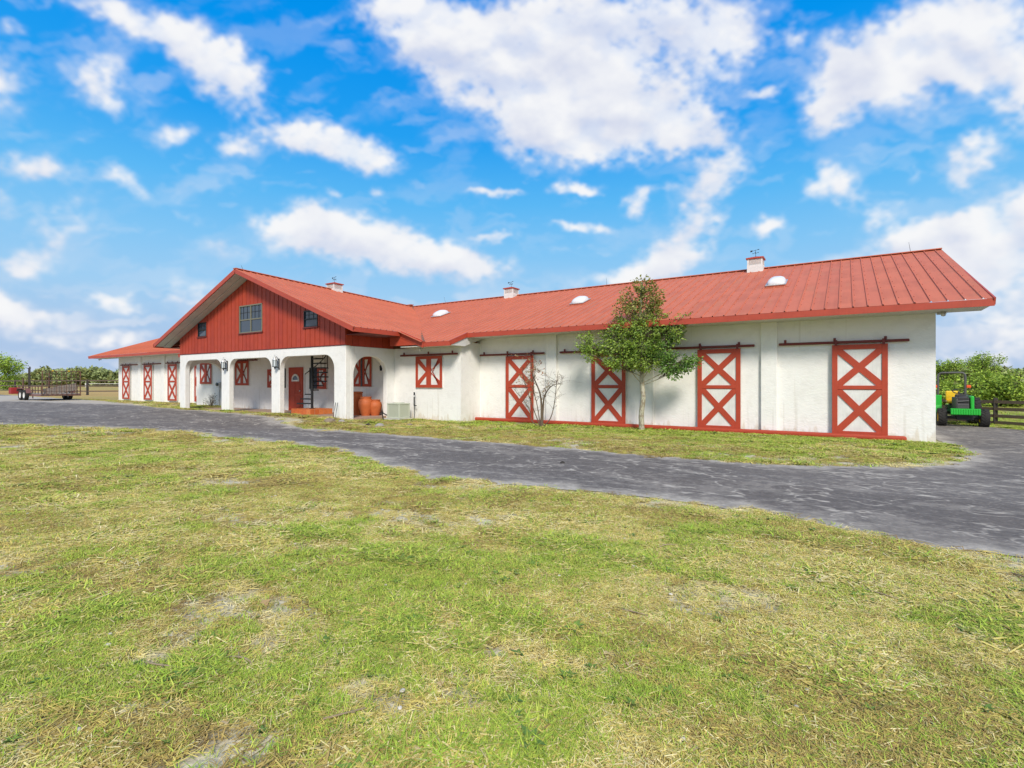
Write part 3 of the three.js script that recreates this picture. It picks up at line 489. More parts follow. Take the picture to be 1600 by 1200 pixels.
for (const x of [-1.92, -9.05, -16.45]) {
  const s = sub('skylight', barn), d = 19.1; s.position.set(x, yMain(d), -d); s.rotation.x = Math.atan(.36); s.scale.setScalar(.80);
  mesh('curb', box(-.36, .36, 0, .06, -.50, .50), M.roof2, s); mesh('flashing', box(-.50, .50, .003, .016, -.66, .60), M.roof2, s); mesh('frame', rbox(-.38, .38, .06, .10, -.52, .52, .01), M.alu, s);
  const dome = new THREE.SphereGeometry(1, 24, 10, 0, Math.PI * 2, 0, Math.PI / 2), p = dome.attributes.position; for (let i = 0; i < p.count; i++) { const a = p.getX(i), b = p.getZ(i), m = Math.max(Math.abs(a), Math.abs(b)) || 1, L = Math.hypot(a, b), k = L / m * .55 + .45; p.setXYZ(i, clamp(a * k, -1, 1) * .345, .10 + p.getY(i) * .24, clamp(b * k, -1, 1) * .48); } dome.computeVertexNormals();
  mesh('dome', dome, M.acrylic, s);
}
for (const [x, l] of [[1.9, -.05], [-9.4, -.02], [-19.2, -.12]]) mesh('lightning_rod', rod(V(x, YR + .02, -DR), V(x + l, YR + .38, -DR), .008, .004, 5), M.steel, barn);
mesh('lightning_rod', rod(V(GX + .1, 6.3, -12.3), V(GX - .05, 6.52, -12.3), .012, .006, 5), M.steel, barn);

// ================================================================ THINGS ON AND BY THE BARN
function lantern(x, D, y, label) {
  const t = thing('wall_lantern', label, 'lantern', x, y, -D, 0, null), r = .085;
  mesh('back_plate', rbox(.05, .10, -.12, .34, .12, .155, .01), M.iron, t);
  mesh('bracket', [rod(V(.075, .28, -.13), V(.03, .42, -.05), .012), rod(V(.03, .42, -.05), V(0, .36, 0), .012), rod(V(.075, -.02, -.13), V(0, -.03, 0), .012)], M.iron, t);
  mesh('base_plate', [new THREE.CylinderGeometry(r + .03, r + .02, .02, 8), new THREE.CylinderGeometry(.04, .02, .07, 8).translate(0, -.045, 0), new THREE.SphereGeometry(.022, 8, 6).translate(0, -.09, 0)], M.iron, t);
  mesh('glass', new THREE.CylinderGeometry(r, r, .27, 8, 1, true).translate(0, .145, 0), M.clear, t);
  mesh('cage', [0, 1, 2, 3, 4, 5, 6, 7].map(k => rod(V(Math.cos(k * .785 + .39) * r * 1.03, 0, Math.sin(k * .785 + .39) * r * 1.03), V(Math.cos(k * .785 + .39) * r * 1.03, .28, Math.sin(k * .785 + .39) * r * 1.03), .009, .009, 5)), M.iron, t);
  mesh('candle', [new THREE.CylinderGeometry(.012, .012, .12, 8).translate(0, .07, 0)], M.white, t);
  mesh('cap', [new THREE.CylinderGeometry(r + .025, r + .03, .018, 8).translate(0, .29, 0), new THREE.CylinderGeometry(.05, r * .75, .07, 8).translate(0, .335, 0), new THREE.SphereGeometry(.05, 10, 8).translate(0, .375, 0), new THREE.CylinderGeometry(.008, .012, .07, 6).translate(0, .44, 0), new THREE.SphereGeometry(.02, 8, 6).translate(0, .48, 0)], M.alu, t);
  return t;
}
lantern(-23.68, 12.52, 2.12, 'glass wall lantern on the pillar between the left and middle arches');
lantern(-19.72, 12.52, 2.12, 'glass wall lantern on the pillar between the middle and right arches');
{ const t = thing('bracket_lamp', 'small black wall lamp inside the right porch arch, near the corner pillar', 'lamp', -16.12, 2.05, -14.95); mesh('arm', [rod(V(0, .2, -.12), V(.02, .24, 0), .012), rod(V(.02, .24, 0), V(0, .12, 0), .01)], M.iron, t); mesh('shade', [new THREE.CylinderGeometry(.06, .045, .18, 8), new THREE.ConeGeometry(.08, .07, 8).translate(0, .12, 0)], M.iron, t); mesh('back_plate', rbox(-.05, .05, .05, .28, .12, .15, .01), M.iron, t); }
// terracotta step with its tiles, spiral stair on it
{
  const x0 = -19.85, x1 = -18.55, a = 13.35, b = 14.45, y0 = .13, y1 = .36;
  const t = thing('tiled_step', 'low platform faced with orange terracotta tiles under the spiral staircase', 'step');
  mesh('core', box(x0 + .012, x1 - .012, y0, y1 - .012, a + .012, b), M.grout, t);
  const rr = rngOf(3), n = 5, m = 5, w = (x1 - x0) / n, h = (b - a) / m;
  for (let i = 0; i < n; i++) mesh('tile', rbox(x0 + i * w + .009, x0 + (i + 1) * w - .009, y0 + .004, y1 - .014, a - .004 * rr(), a + .02, .004), rr() < .5 ? M.tile : M.tile2, t);
  for (let i = 0; i < m; i++) mesh('tile', rbox(x1 - .02, x1 + .004 * rr(), y0 + .004, y1 - .014, a + i * h + .009, a + (i + 1) * h - .009, .004), rr() < .5 ? M.tile : M.tile2, t);
  for (let i = 0; i < n; i++) for (let j = 0; j < m; j++) mesh('tile', rbox(x0 + i * w + .006, x0 + (i + 1) * w - .006, y1 - .012, y1, a + j * h + .006, a + (j + 1) * h - .006, .004), rr() < .5 ? M.tile : M.tile2, t);
  const s = thing('spiral_staircase', 'black iron spiral staircase rising from the tiled step to the porch ceiling', 'staircase', -19.12, y1, -13.85);
  mesh('pole', [rod(V(0, 0, 0), V(0, 2.38, 0), .055, .055, 14), new THREE.CylinderGeometry(.11, .11, .02, 14).translate(0, .01, 0)], M.iron, s);
  const ang = k => Math.PI * (1.18 - .115 * k), R = .66, end = (k, r = R) => V(Math.cos(ang(k)) * r, 0, -Math.sin(ang(k)) * r);
  for (let k = 0; k < 11; k++) {
    const y = .19 * (k + 1), q = end(k), p = end(k + 1.5), sh = new THREE.Shape(); sh.moveTo(0, 0); sh.lineTo(q.x, q.z); sh.lineTo(p.x, p.z); sh.closePath();
    mesh('tread', new THREE.ExtrudeGeometry(sh, { depth: .05, bevelEnabled: false }).rotateX(Math.PI / 2).translate(0, y + .05, 0), M.iron, s);
    if (k > 1) mesh('baluster', rod(V(q.x * .96, y, q.z * .96), V(q.x * .96, Math.min(y + .9, 2.36), q.z * .96), .011, .011, 6), M.iron, s);
  }
  const pts = []; for (let k = 2; k < 9; k += .5) { const q = end(k, R * .96); const y = .19 * (k + 1) + .9; if (y < 2.37) pts.push(V(q.x, y, q.z)); }
  mesh('handrail', new THREE.TubeGeometry(new THREE.CatmullRomCurve3(pts), 40, .02, 8), M.iron, s);
}
// clay jars
function jar(x, D, h, r, label, prof) { const t = thing('clay_jar', label, 'jar', x, .13, -D); const pts = prof.map(([a, b]) => new THREE.Vector2(a * r, b * h)); const lip = mesh('body', new THREE.LatheGeometry(new THREE.SplineCurve(pts).getPoints(40), 36), M.clay, t); mesh('rim', new THREE.TorusGeometry(r * prof[prof.length - 1][0], r * .09, 8, 32).rotateX(Math.PI / 2).translate(0, h, 0), M.clay, t); return t; }
const PR = [[0, 0], [.55, 0], [.62, .05], [.82, .28], [.98, .55], [1, .68], [.92, .84], [.72, .94], [.70, 1]];
jar(-17.02, 14.30, .93, .38, 'tallest orange clay jar, half hidden behind the corner pillar', [[0, 0], [.72, 0], [.76, .05], [.84, .4], [.92, .8], [.92, .92], [.90, 1]]);
jar(-16.36, 14.36, .74, .30, 'middle-sized rounded orange clay jar between the other two jars', PR);
jar(-16.10, 14.62, .62, .27, 'smallest rounded orange clay jar, the one nearest the air conditioner', PR);
// air conditioner
{
  const t = thing('air_conditioner', 'pale green louvred air conditioner on a concrete pad by the shuttered window', 'air conditioner', -14.31, .085, -14.2);
  mesh('pad', rbox(-.75, .10, -.12, 0, -.10, .68, .015), M.concrete, t); mesh('core', box(-.61, -.04, .02, .54, .04, .52), M.acDark, t);
  mesh('base_pan', rbox(-.66, 0, .003, .06, 0, .57, .01), M.acGreen, t); mesh('lid', [rbox(-.67, .01, .53, .585, -.01, .58, .02), new THREE.TorusGeometry(.22, .012, 6, 28).rotateX(Math.PI / 2).translate(-.33, .595, -.285)], M.acGreen, t);
  for (const [a, b] of [[-.66, 0], [0, 0], [0, .57], [-.66, .57]]) mesh('corner_post', rbox(a - (a ? 0 : .07), a + (a ? .07 : 0), .06, .53, b - (b ? .07 : 0), b + (b ? 0 : .07), .008), M.acGreen, t);
  for (let k = 0; k < 14; k++) { mesh('louvre', rbox(-.585 + k * .037, -.567 + k * .037, .06, .53, .004, .03, .003), M.acGreen, t); if (k < 11) mesh('louvre', rbox(-.03, -.004, .06, .53, .085 + k * .037, .103 + k * .037, .003), M.acGreen, t); }
  const p = thing('hose_post', 'thin dark pipe with a tap standing beside the air conditioner', 'pipe', -14.28, .0, -14.98); mesh('pipe', [rod(V(0, .05, 0), V(0, .62, 0), .012), rod(V(0, .58, 0), V(0, .9, 0), .03, .03)], M.steel, p); mesh('tap', [rod(V(-.02, .56, 0), V(.14, .56, .02), .016), rod(V(0, .97, 0), V(0, 1.09, 0), .03, .03)], M.iron, p);
  const h = thing('garden_hose', 'short loop of black hose lying at the left foot of the air conditioner', 'hose'); mesh('tube', new THREE.TubeGeometry(new THREE.CatmullRomCurve3([V(-14.98, .16, -14.3), V(-15.15, .26, -14.2), V(-15.3, .34, -14.25), V(-15.22, .2, -14.2), V(-15.1, .06, -14.12), V(-14.95, .03, -14.05), V(-14.8, .03, -14.0)]), 40, .022, 8), M.rubber, h);
}
// flood lights under the eaves
function flood(x, y, D, label) { const t = thing('flood_light', label, 'light fixture', x, y, -D); mesh('housing', rbox(-.09, .09, -.06, .0, -.06, .06, .015), M.alu, t); mesh('lamp', new THREE.CylinderGeometry(.035, .05, .09, 12).rotateX(1.1).translate(.03, -.05, .08), M.alu, t); }
flood(1.94, 3.165, 16.1, 'grey flood light under the eave at the right end of the barn');
flood(-46.9, 3.24, 15.7, 'small dark flood light under the eave at the left end of the barn');
flood(-13.6, 2.775, 14.6, 'white twin flood light under the roof valley above the jars');
// electric meter and two stakes
{
  const t = thing('electric_meter', 'grey electric meter and conduit on the wall behind the left arch', 'meter', -28.95, 0, -D1); mesh('box', rbox(-.14, .14, 1.2, 1.5, -.14, 0, .01), M.alu, t); mesh('dial', new THREE.CylinderGeometry(.09, .09, .08, 16).rotateX(Math.PI / 2).translate(0, 1.38, .16), M.glass, t); mesh('conduit', [rod(V(.0, .1, .04), V(.0, 1.2, .04), .025), rod(V(.3, .1, .04), V(.3, 1.0, .04), .02)], M.alu, t);
  [['leaning against the corner pillar, left of its pair', -16.05], ['leaning against the corner pillar, right of its pair', -15.93]].forEach(([l, x], i) => { const o = mesh('metal_stake', rod(V(x + .22, .17, -12.36), V(x - .02, .72, -12.655), .010, .010, 6), M.steel); tag(o, 'thin grey metal stake ' + l, 'stake'); });
}

// ================================================================ TREES AND BUSHES
const leafGeo = (l, w) => { const g = new THREE.BufferGeometry(); const y = l * .12; g.setAttribute('position', new THREE.Float32BufferAttribute([0, 0, 0, -w / 2, y, l * .45, 0, 0, l * .5, w / 2, y, l * .45, 0, -y, l], 3)); g.setIndex([0, 2, 1, 0, 3, 2, 1, 2, 4, 2, 3, 4]); g.computeVertexNormals(); return g; };
function leaves(name, list, geo, m, parent) { // list of [x, y, z, dirx, diry, dirz, scale, [r,g,b]]
  const im = new THREE.InstancedMesh(geo, m, list.length), o = new THREE.Object3D(), c = new THREE.Color();
  list.forEach(([x, y, z, dx, dy, dz, s, k], i) => { o.position.set(x, y, z); o.up.set(.3 * Math.sin(i * 1.7), 1, .3 * Math.cos(i * 2.3)); o.lookAt(x + dx, y + dy, z + dz); o.rotateZ(Math.sin(i * 12.9) * 1.1); o.scale.setScalar(s); o.updateMatrix(); im.setMatrixAt(i, o.matrix); im.setColorAt(i, c.setRGB(...k)); });
  im.name = parent ? name : numbered(name); im.castShadow = im.receiveShadow = true; (parent || scene).add(im); return im;
}
function limb(pts, r0, r1, n = 6) { // tapered bent limb
  const curve = new THREE.CatmullRomCurve3(pts), seg = Math.max(3, pts.length * 3), g = new THREE.TubeGeometry(curve, seg, 1, n), p = g.attributes.position, q = new THREE.Vector3();
  for (let i = 0; i <= seg; i++) { const c = curve.getPointAt(i / seg), r = mix(r0, r1, i / seg); for (let k = 0; k <= n; k++) { const a = i * (n + 1) + k; q.fromBufferAttribute(p, a).sub(c).multiplyScalar(r).add(c); p.setXYZ(a, q.x, q.y, q.z); } }
  return g;
}
const leafM = new THREE.MeshPhysicalMaterial({ roughness: .55, transmission: .32, thickness: 0, color: 0xffffff });
const leafFar = mat({ roughness: .85 });
// lobes: [x, y, z, rx, ry, rz, twigs, leaves per twig, palette index, limb start height]
function tree(name, label, category, base, trunk, r0, lobes, palettes, geo, seed, opt = {}) {
  const t = thing(name, label, category, ...base, 0, opt.group), rr = rngOf(seed), trunkG = [limb(trunk, r0, opt.tip ?? r0 * .35, 10)], twigG = [], list = [];
  const curve = new THREE.CatmullRomCurve3(trunk), top = trunk[trunk.length - 1].y;
  const onTrunk = y => curve.getPoint(clamp(y / top));
  for (const [lx, ly, lz, rx, ry, rz, nt, nl, pal, sh] of lobes) {
    const s = onTrunk(sh ?? ly * .72), c = V(lx, ly, lz), mid = s.clone().lerp(c, .55).add(V(0, -.12 * ry, 0)); const d = c.distanceTo(s);
    if (d > .25) trunkG.push(limb([s, mid, c], Math.min(r0 * .45, opt.limbR ?? .05, .012 + d * .014), .012, 6));
    for (let i = 0; i < nt; i++) {
      let a, b, e, q; do { a = rr() * 2 - 1; b = rr() * 2 - 1; e = rr() * 2 - 1; q = a * a + b * b + e * e; } while (q > 1 || q < .04); const k = Math.pow(q, -.18);
      const end = V(lx + a * rx * k, ly + b * ry * k, lz + e * rz * k), st = c.clone().lerp(s, rr() * .5), m = st.clone().lerp(end, .5).add(V((rr() - .5) * .15 * rx, .1 * ry * rr(), (rr() - .5) * .15 * rz));
      if (i % (opt.twigEvery ?? 2) === 0) twigG.push(limb([st, m, end], .010 * (opt.twig ?? 1), .003 * (opt.twig ?? 1), 3));
      for (let n = 0; n < nl; n++) {
        const f = Math.pow(rr(), .6), p = m.clone().lerp(end, f), sp = opt.spread ?? .09; p.x += (rr() - .5) * 2 * sp; p.y += (rr() - .5) * 2 * sp; p.z += (rr() - .5) * 2 * sp;
        const P = palettes[pal], cc = mixc(P[0], P[1], rr()), kk = .8 + .4 * rr();
        const out = p.clone().sub(c).normalize(); list.push([p.x, p.y, p.z, out.x + (rr() - .5) * 1.6, out.y * .5 + (rr() - .6) * 1.2, out.z + (rr() - .5) * 1.6, .7 + .6 * rr(), cc.map(v => v * kk)]);
      }
    }
  }
  mesh('trunk', trunkG, opt.bark ?? M.bark, t); if (twigG.length) mesh('twigs', twigG, M.twig, t);
  leaves('crown', list, geo, opt.leaf ?? leafM, t); return t;
}
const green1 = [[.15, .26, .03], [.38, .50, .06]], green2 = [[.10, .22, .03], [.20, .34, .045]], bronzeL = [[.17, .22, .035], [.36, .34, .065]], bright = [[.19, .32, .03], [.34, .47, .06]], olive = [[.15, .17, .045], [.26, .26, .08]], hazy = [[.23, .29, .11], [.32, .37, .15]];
// the young tree in front of the wall: flame-shaped above, two low side boughs
tree('young_tree', 'young slim-trunked green tree in front of the stable wall', 'tree', [-5.24, 0, -15.42], [V(0, -.05, 0), V(-.02, .5, 0), V(.05, 1.0, .02), V(.0, 1.5, 0), V(.03, 2.2, 0), V(-.05, 3.2, 0), V(.0, 4.55, 0)], .086,
  [[.05, 4.42, 0, .36, .30, .34, 34, 11, 2, 3.9], [-.30, 4.10, .05, .46, .32, .4, 34, 11, 2, 3.6], [.30, 4.05, 0, .38, .36, .4, 42, 12, 2, 3.4], [-.68, 3.66, .1, .24, .28, .3, 18, 11, 2, 3.2], [.10, 3.66, .1, .62, .30, .5, 60, 12, 2, 3.1], [.48, 3.45, 0, .35, .2, .3, 26, 10, 0, 3.0],
    [-.32, 3.18, .1, .60, .36, .6, 70, 13, 0, 2.9], [.30, 3.08, .2, .60, .36, .6, 66, 13, 0, 2.8], [-.90, 3.02, .1, .40, .36, .4, 38, 12, 0, 2.8], [.74, 3.0, -.1, .50, .44, .5, 60, 13, 1, 2.6], [1.12, 3.05, .1, .20, .40, .3, 22, 11, 0, 2.7], [1.32, 3.46, .1, .10, .22, .15, 5, 7, 0, 2.9],
    [-.66, 2.52, .2, .66, .30, .6, 78, 13, 0, 2.5], [.10, 2.58, .3, .56, .32, .5, 56, 13, 3, 2.4], [.56, 2.44, .1, .46, .34, .5, 48, 13, 1, 2.3], [-1.10, 2.62, .15, .34, .28, .4, 32, 13, 3, 2.6], [-.46, 2.10, .3, .72, .24, .5, 74, 13, 3, 2.15], [.22, 2.08, .3, .52, .24, .5, 52, 13, 0, 2.05], [-1.86, 2.76, .25, .24, .38, .32, 38, 14, 3, 2.7], [-1.60, 2.38, .25, .30, .22, .3, 26, 12, 3, 2.45], [1.24, 2.06, .3, .58, .28, .36, 78, 14, 1, 2.2], [1.04, 1.78, .3, .32, .20, .25, 24, 12, 1, 2.1]],
  [green1, green2, bronzeL, bright], leafGeo(.085, .046), 21, { spread: .085, limbR: .013 });
// bare shrub against the first door, a few dry leaves left on it
{
  const t = thing('bare_shrub', 'nearly leafless many-stemmed shrub growing by the leftmost right-wing door', 'shrub', -8.45, 0, -14.85), rr = rngOf(31), stems = [], twigs = [], list = [];
  const paths = [[[0, 0, 0], [.02, .5, .02], [-.05, 1.1, 0], [-.28, 1.75, .1], [-.36, 2.3, .1]], [[.02, 0, 0], [.06, .6, 0], [.16, 1.05, .05], [.45, 1.38, .05], [.85, 1.42, .1]], [[-.05, 0, 0], [-.2, .35, 0], [-.42, .95, .05], [-.62, 1.6, .1], [-.7, 2.05, .1]], [[.08, 0, 0], [.34, .3, 0], [.46, .8, -.05], [.55, 1.3, 0], [.68, 1.85, .1]], [[-.03, 0, 0], [-.1, .7, .1], [-.18, 1.3, .2], [-.1, 2.0, .2]], [[-.08, 0, .03], [-.3, .18, .1], [-.42, .6, .1], [-.95, 1.25, .2]]].map(p => p.map(q => V(...q)));
  paths.forEach((p, i) => { stems.push(limb(p, i < 2 ? .045 : .018, .006, 7)); const c = new THREE.CatmullRomCurve3(p);
    for (let k = 0; k < 16; k++) { const s = c.getPoint(.38 + .6 * rr()), L = .2 + .45 * rr(), d = V(rr() * 2 - 1, rr() * 1.1 - .1, rr() * 2 - 1).normalize(), e = s.clone().addScaledVector(d, L); twigs.push(limb([s, s.clone().lerp(e, .5).add(V(0, .05, 0)), e], .006, .002, 3));
      for (let n = 0; n < (i === 0 || i === 4 ? 3 : 2); n++) { const f = e.clone().addScaledVector(V(rr() * 2 - 1, rr() * 1.2 - .4, rr() * 2 - 1).normalize(), .15 + .12 * rr()), q = s.clone().lerp(e, .4 + .6 * rr()); twigs.push(limb([q, q.clone().lerp(f, .5).add(V(0, .02, 0)), f], .004, .0015, 3));
        const near = i === 0 || i === 4 || (i === 2 && rr() < .4); for (let u = 0; u < (near ? 4 : (rr() < .3 ? 1 : 0)); u++) { const q2 = q.clone().lerp(f, rr()); list.push([q2.x + (rr() - .5) * .06, q2.y + (rr() - .5) * .06, q2.z + (rr() - .5) * .06, rr() - .5, -rr() * .8, rr() - .5, .7 + .6 * rr(), rr() < .6 ? [.30, .13, .05] : [.34, .27, .14]]); } } } });
  mesh('stem', stems, M.twig, t); mesh('twigs', twigs, M.rail, t); leaves('leaves', list, leafGeo(.06, .03), leafFar, t);
}
// dry bush behind the left arch
{
  const t = thing('dry_bush', 'small dry leafless bush at the wall under the electric meter', 'bush', -28.75, .12, -14.55), rr = rngOf(35), g = [], list = [];
  for (let k = 0; k < 26; k++) { const a = rr() * 6.28, e = V(Math.cos(a) * (.2 + .45 * rr()), .3 + .5 * rr(), Math.sin(a) * .35); g.push(limb([V(0, 0, 0), e.clone().multiplyScalar(.5).add(V(0, .1, 0)), e], .009, .003, 4)); for (let n = 0; n < 7; n++) { const q = e.clone().multiplyScalar(.5 + .5 * rr()); list.push([q.x + (rr() - .5) * .14, q.y + (rr() - .5) * .14, q.z + (rr() - .5) * .14, rr() - .5, rr() - .5, rr() - .5, .8 + .5 * rr(), [.11, .10, .07]]); } }
  mesh('stem', g, M.twig, t); leaves('leaves', list, leafGeo(.06, .03), leafFar, t);
}
// trees beyond: right of the barn, left edge, one behind the ridge
const bigLeaf = leafGeo(.30, .17), midLeaf = leafGeo(.20, .11);
const lob = (n, R, y, h, seed, pal, nt = 40, nl = 11) => { const rr = rngOf(seed), o = []; for (let i = 0; i < n; i++) { const a = rr() * 6.28, q = Math.sqrt(rr()) * R; o.push([Math.cos(a) * q, y + rr() * h, Math.sin(a) * q, R * (.30 + .22 * rr()), R * (.22 + .2 * rr()), R * (.30 + .2 * rr()), nt, nl, Array.isArray(pal) ? pal[i % pal.length] : pal, y * .6]); } return o; };
const tr = h => [V(0, -.2, 0), V(.1, h * .35, .05), V(-.05, h * .7, 0), V(.1, h, 0)];
const PAL = [green1, green2, olive, bright, hazy];
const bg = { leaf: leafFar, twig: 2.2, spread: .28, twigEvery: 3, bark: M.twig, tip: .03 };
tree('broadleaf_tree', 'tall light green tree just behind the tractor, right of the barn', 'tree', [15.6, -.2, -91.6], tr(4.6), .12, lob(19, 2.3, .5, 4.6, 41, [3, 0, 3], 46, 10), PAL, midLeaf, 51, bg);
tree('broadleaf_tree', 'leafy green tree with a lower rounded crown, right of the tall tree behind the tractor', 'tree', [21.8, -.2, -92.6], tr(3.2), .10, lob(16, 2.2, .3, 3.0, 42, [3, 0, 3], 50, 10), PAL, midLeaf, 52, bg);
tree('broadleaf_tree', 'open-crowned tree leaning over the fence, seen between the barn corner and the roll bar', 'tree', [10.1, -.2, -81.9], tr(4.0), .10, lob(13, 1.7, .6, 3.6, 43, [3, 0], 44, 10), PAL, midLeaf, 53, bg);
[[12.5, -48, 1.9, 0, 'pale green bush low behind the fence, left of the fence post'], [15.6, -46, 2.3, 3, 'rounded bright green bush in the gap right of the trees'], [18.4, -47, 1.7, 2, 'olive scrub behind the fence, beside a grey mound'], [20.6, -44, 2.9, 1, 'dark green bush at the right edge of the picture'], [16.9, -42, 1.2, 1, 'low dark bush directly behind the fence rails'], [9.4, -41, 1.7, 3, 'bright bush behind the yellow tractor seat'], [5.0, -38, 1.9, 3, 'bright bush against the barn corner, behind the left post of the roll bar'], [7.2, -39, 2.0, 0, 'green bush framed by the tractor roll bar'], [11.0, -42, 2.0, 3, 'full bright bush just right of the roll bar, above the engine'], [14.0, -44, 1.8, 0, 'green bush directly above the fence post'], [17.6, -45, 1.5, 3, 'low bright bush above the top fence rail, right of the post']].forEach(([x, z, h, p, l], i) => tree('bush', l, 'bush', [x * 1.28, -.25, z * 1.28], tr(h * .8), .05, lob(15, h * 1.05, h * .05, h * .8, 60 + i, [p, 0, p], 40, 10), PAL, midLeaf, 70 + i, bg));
tree('broadleaf_tree', 'round green tree at the left edge of the picture behind the trailer', 'tree', [-118.4, .2, -24.8], tr(5.4), .2, lob(17, 4.0, 1.2, 4.4, 44, [3, 0, 3], 40, 10), PAL, bigLeaf, 54, { ...bg, spread: .35 });
tree('broadleaf_tree', 'tree whose top just shows over the ridge beside the middle cupola', 'tree', [-19.5, 0, -38], tr(7.0), .2, lob(8, 1.1, 6.2, 1.5, 45, [1, 0], 24, 8), PAL, midLeaf, 55, bg);
{ const t = thing('dead_tree', 'bare grey branches rising at the right edge behind the bushes', 'tree', 42, -.2, -88), rr = rngOf(91), g = [limb([V(0, 0, 0), V(.1, 1.6, 0), V(-.1, 3.4, .1)], .08, .02, 6)]; for (let k = 0; k < 26; k++) { const y = 1.2 + 2 * rr(), e = V((rr() - .5) * 2.6, y + .4 + rr(), (rr() - .5) * 2); g.push(limb([V(0, y, 0), e.clone().lerp(V(0, y, 0), .5).add(V(0, .2, 0)), e], .025, .008, 4)); } mesh('trunk', g, M.rail, t); }
// far wood, one mass
{
  const rr = rngOf(97), list = [], clump = mergeGeometries(Array.from({ length: 16 }, () => { const g = leafGeo(.8, .5); g.rotateX(rr() * 6).rotateY(rr() * 6).translate((rr() - .5) * 1.6, (rr() - .5) * 1.2, (rr() - .5) * 1.6); return g; }));
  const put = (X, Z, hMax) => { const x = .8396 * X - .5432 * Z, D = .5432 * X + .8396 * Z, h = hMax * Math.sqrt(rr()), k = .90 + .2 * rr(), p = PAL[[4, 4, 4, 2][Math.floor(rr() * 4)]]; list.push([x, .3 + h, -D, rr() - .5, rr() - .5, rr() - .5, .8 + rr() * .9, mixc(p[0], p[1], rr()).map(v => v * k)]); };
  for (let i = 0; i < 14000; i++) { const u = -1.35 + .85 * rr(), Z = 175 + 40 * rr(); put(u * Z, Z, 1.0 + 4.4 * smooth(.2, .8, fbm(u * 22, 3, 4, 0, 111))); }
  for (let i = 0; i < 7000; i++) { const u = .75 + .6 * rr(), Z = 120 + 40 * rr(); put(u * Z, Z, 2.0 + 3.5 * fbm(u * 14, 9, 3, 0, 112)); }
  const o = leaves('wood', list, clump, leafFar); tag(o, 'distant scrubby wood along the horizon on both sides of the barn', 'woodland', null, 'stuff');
}

// ================================================================ TRAILER, TRACTOR, FENCES
function wheel(parent, x, y, z, r, w, rimM, lugs, name = 'wheel') {
  const g = sub(name, parent); g.position.set(x, y, z);
  const pr = [[.58, -.42], [.80, -.5], [.94, -.47], [1, -.38], [1, .38], [.94, .47], [.80, .5], [.58, .42]].map(([a, b]) => new THREE.Vector2(a * r, b * w));
  const tg = [new THREE.LatheGeometry(pr, 32)];
  if (lugs) for (let k = 0; k < 18; k++) for (const s of [1, -1]) tg.push(new THREE.BoxGeometry(r * .09, w * .52, r * .11).rotateX(s * .6).translate(r * 1.0, s * w * .22, 0).rotateY((k + (s > 0 ? 0 : .5)) / 18 * Math.PI * 2));
  mesh('tyre', tg.map(q => q.rotateX(Math.PI / 2)), M.rubber, g);
  mesh('rim', [new THREE.LatheGeometry([[0, -.16], [.2, -.16], [.24, -.26], [.5, -.2], [.59, -.40], [.61, -.40], [.61, .40], [.59, .40], [.5, .2], [.24, .26], [.2, .16], [0, .16]].map(([a, b]) => new THREE.Vector2(a * r, b * w)), 28).rotateX(Math.PI / 2)], rimM, g);
  return g;
}
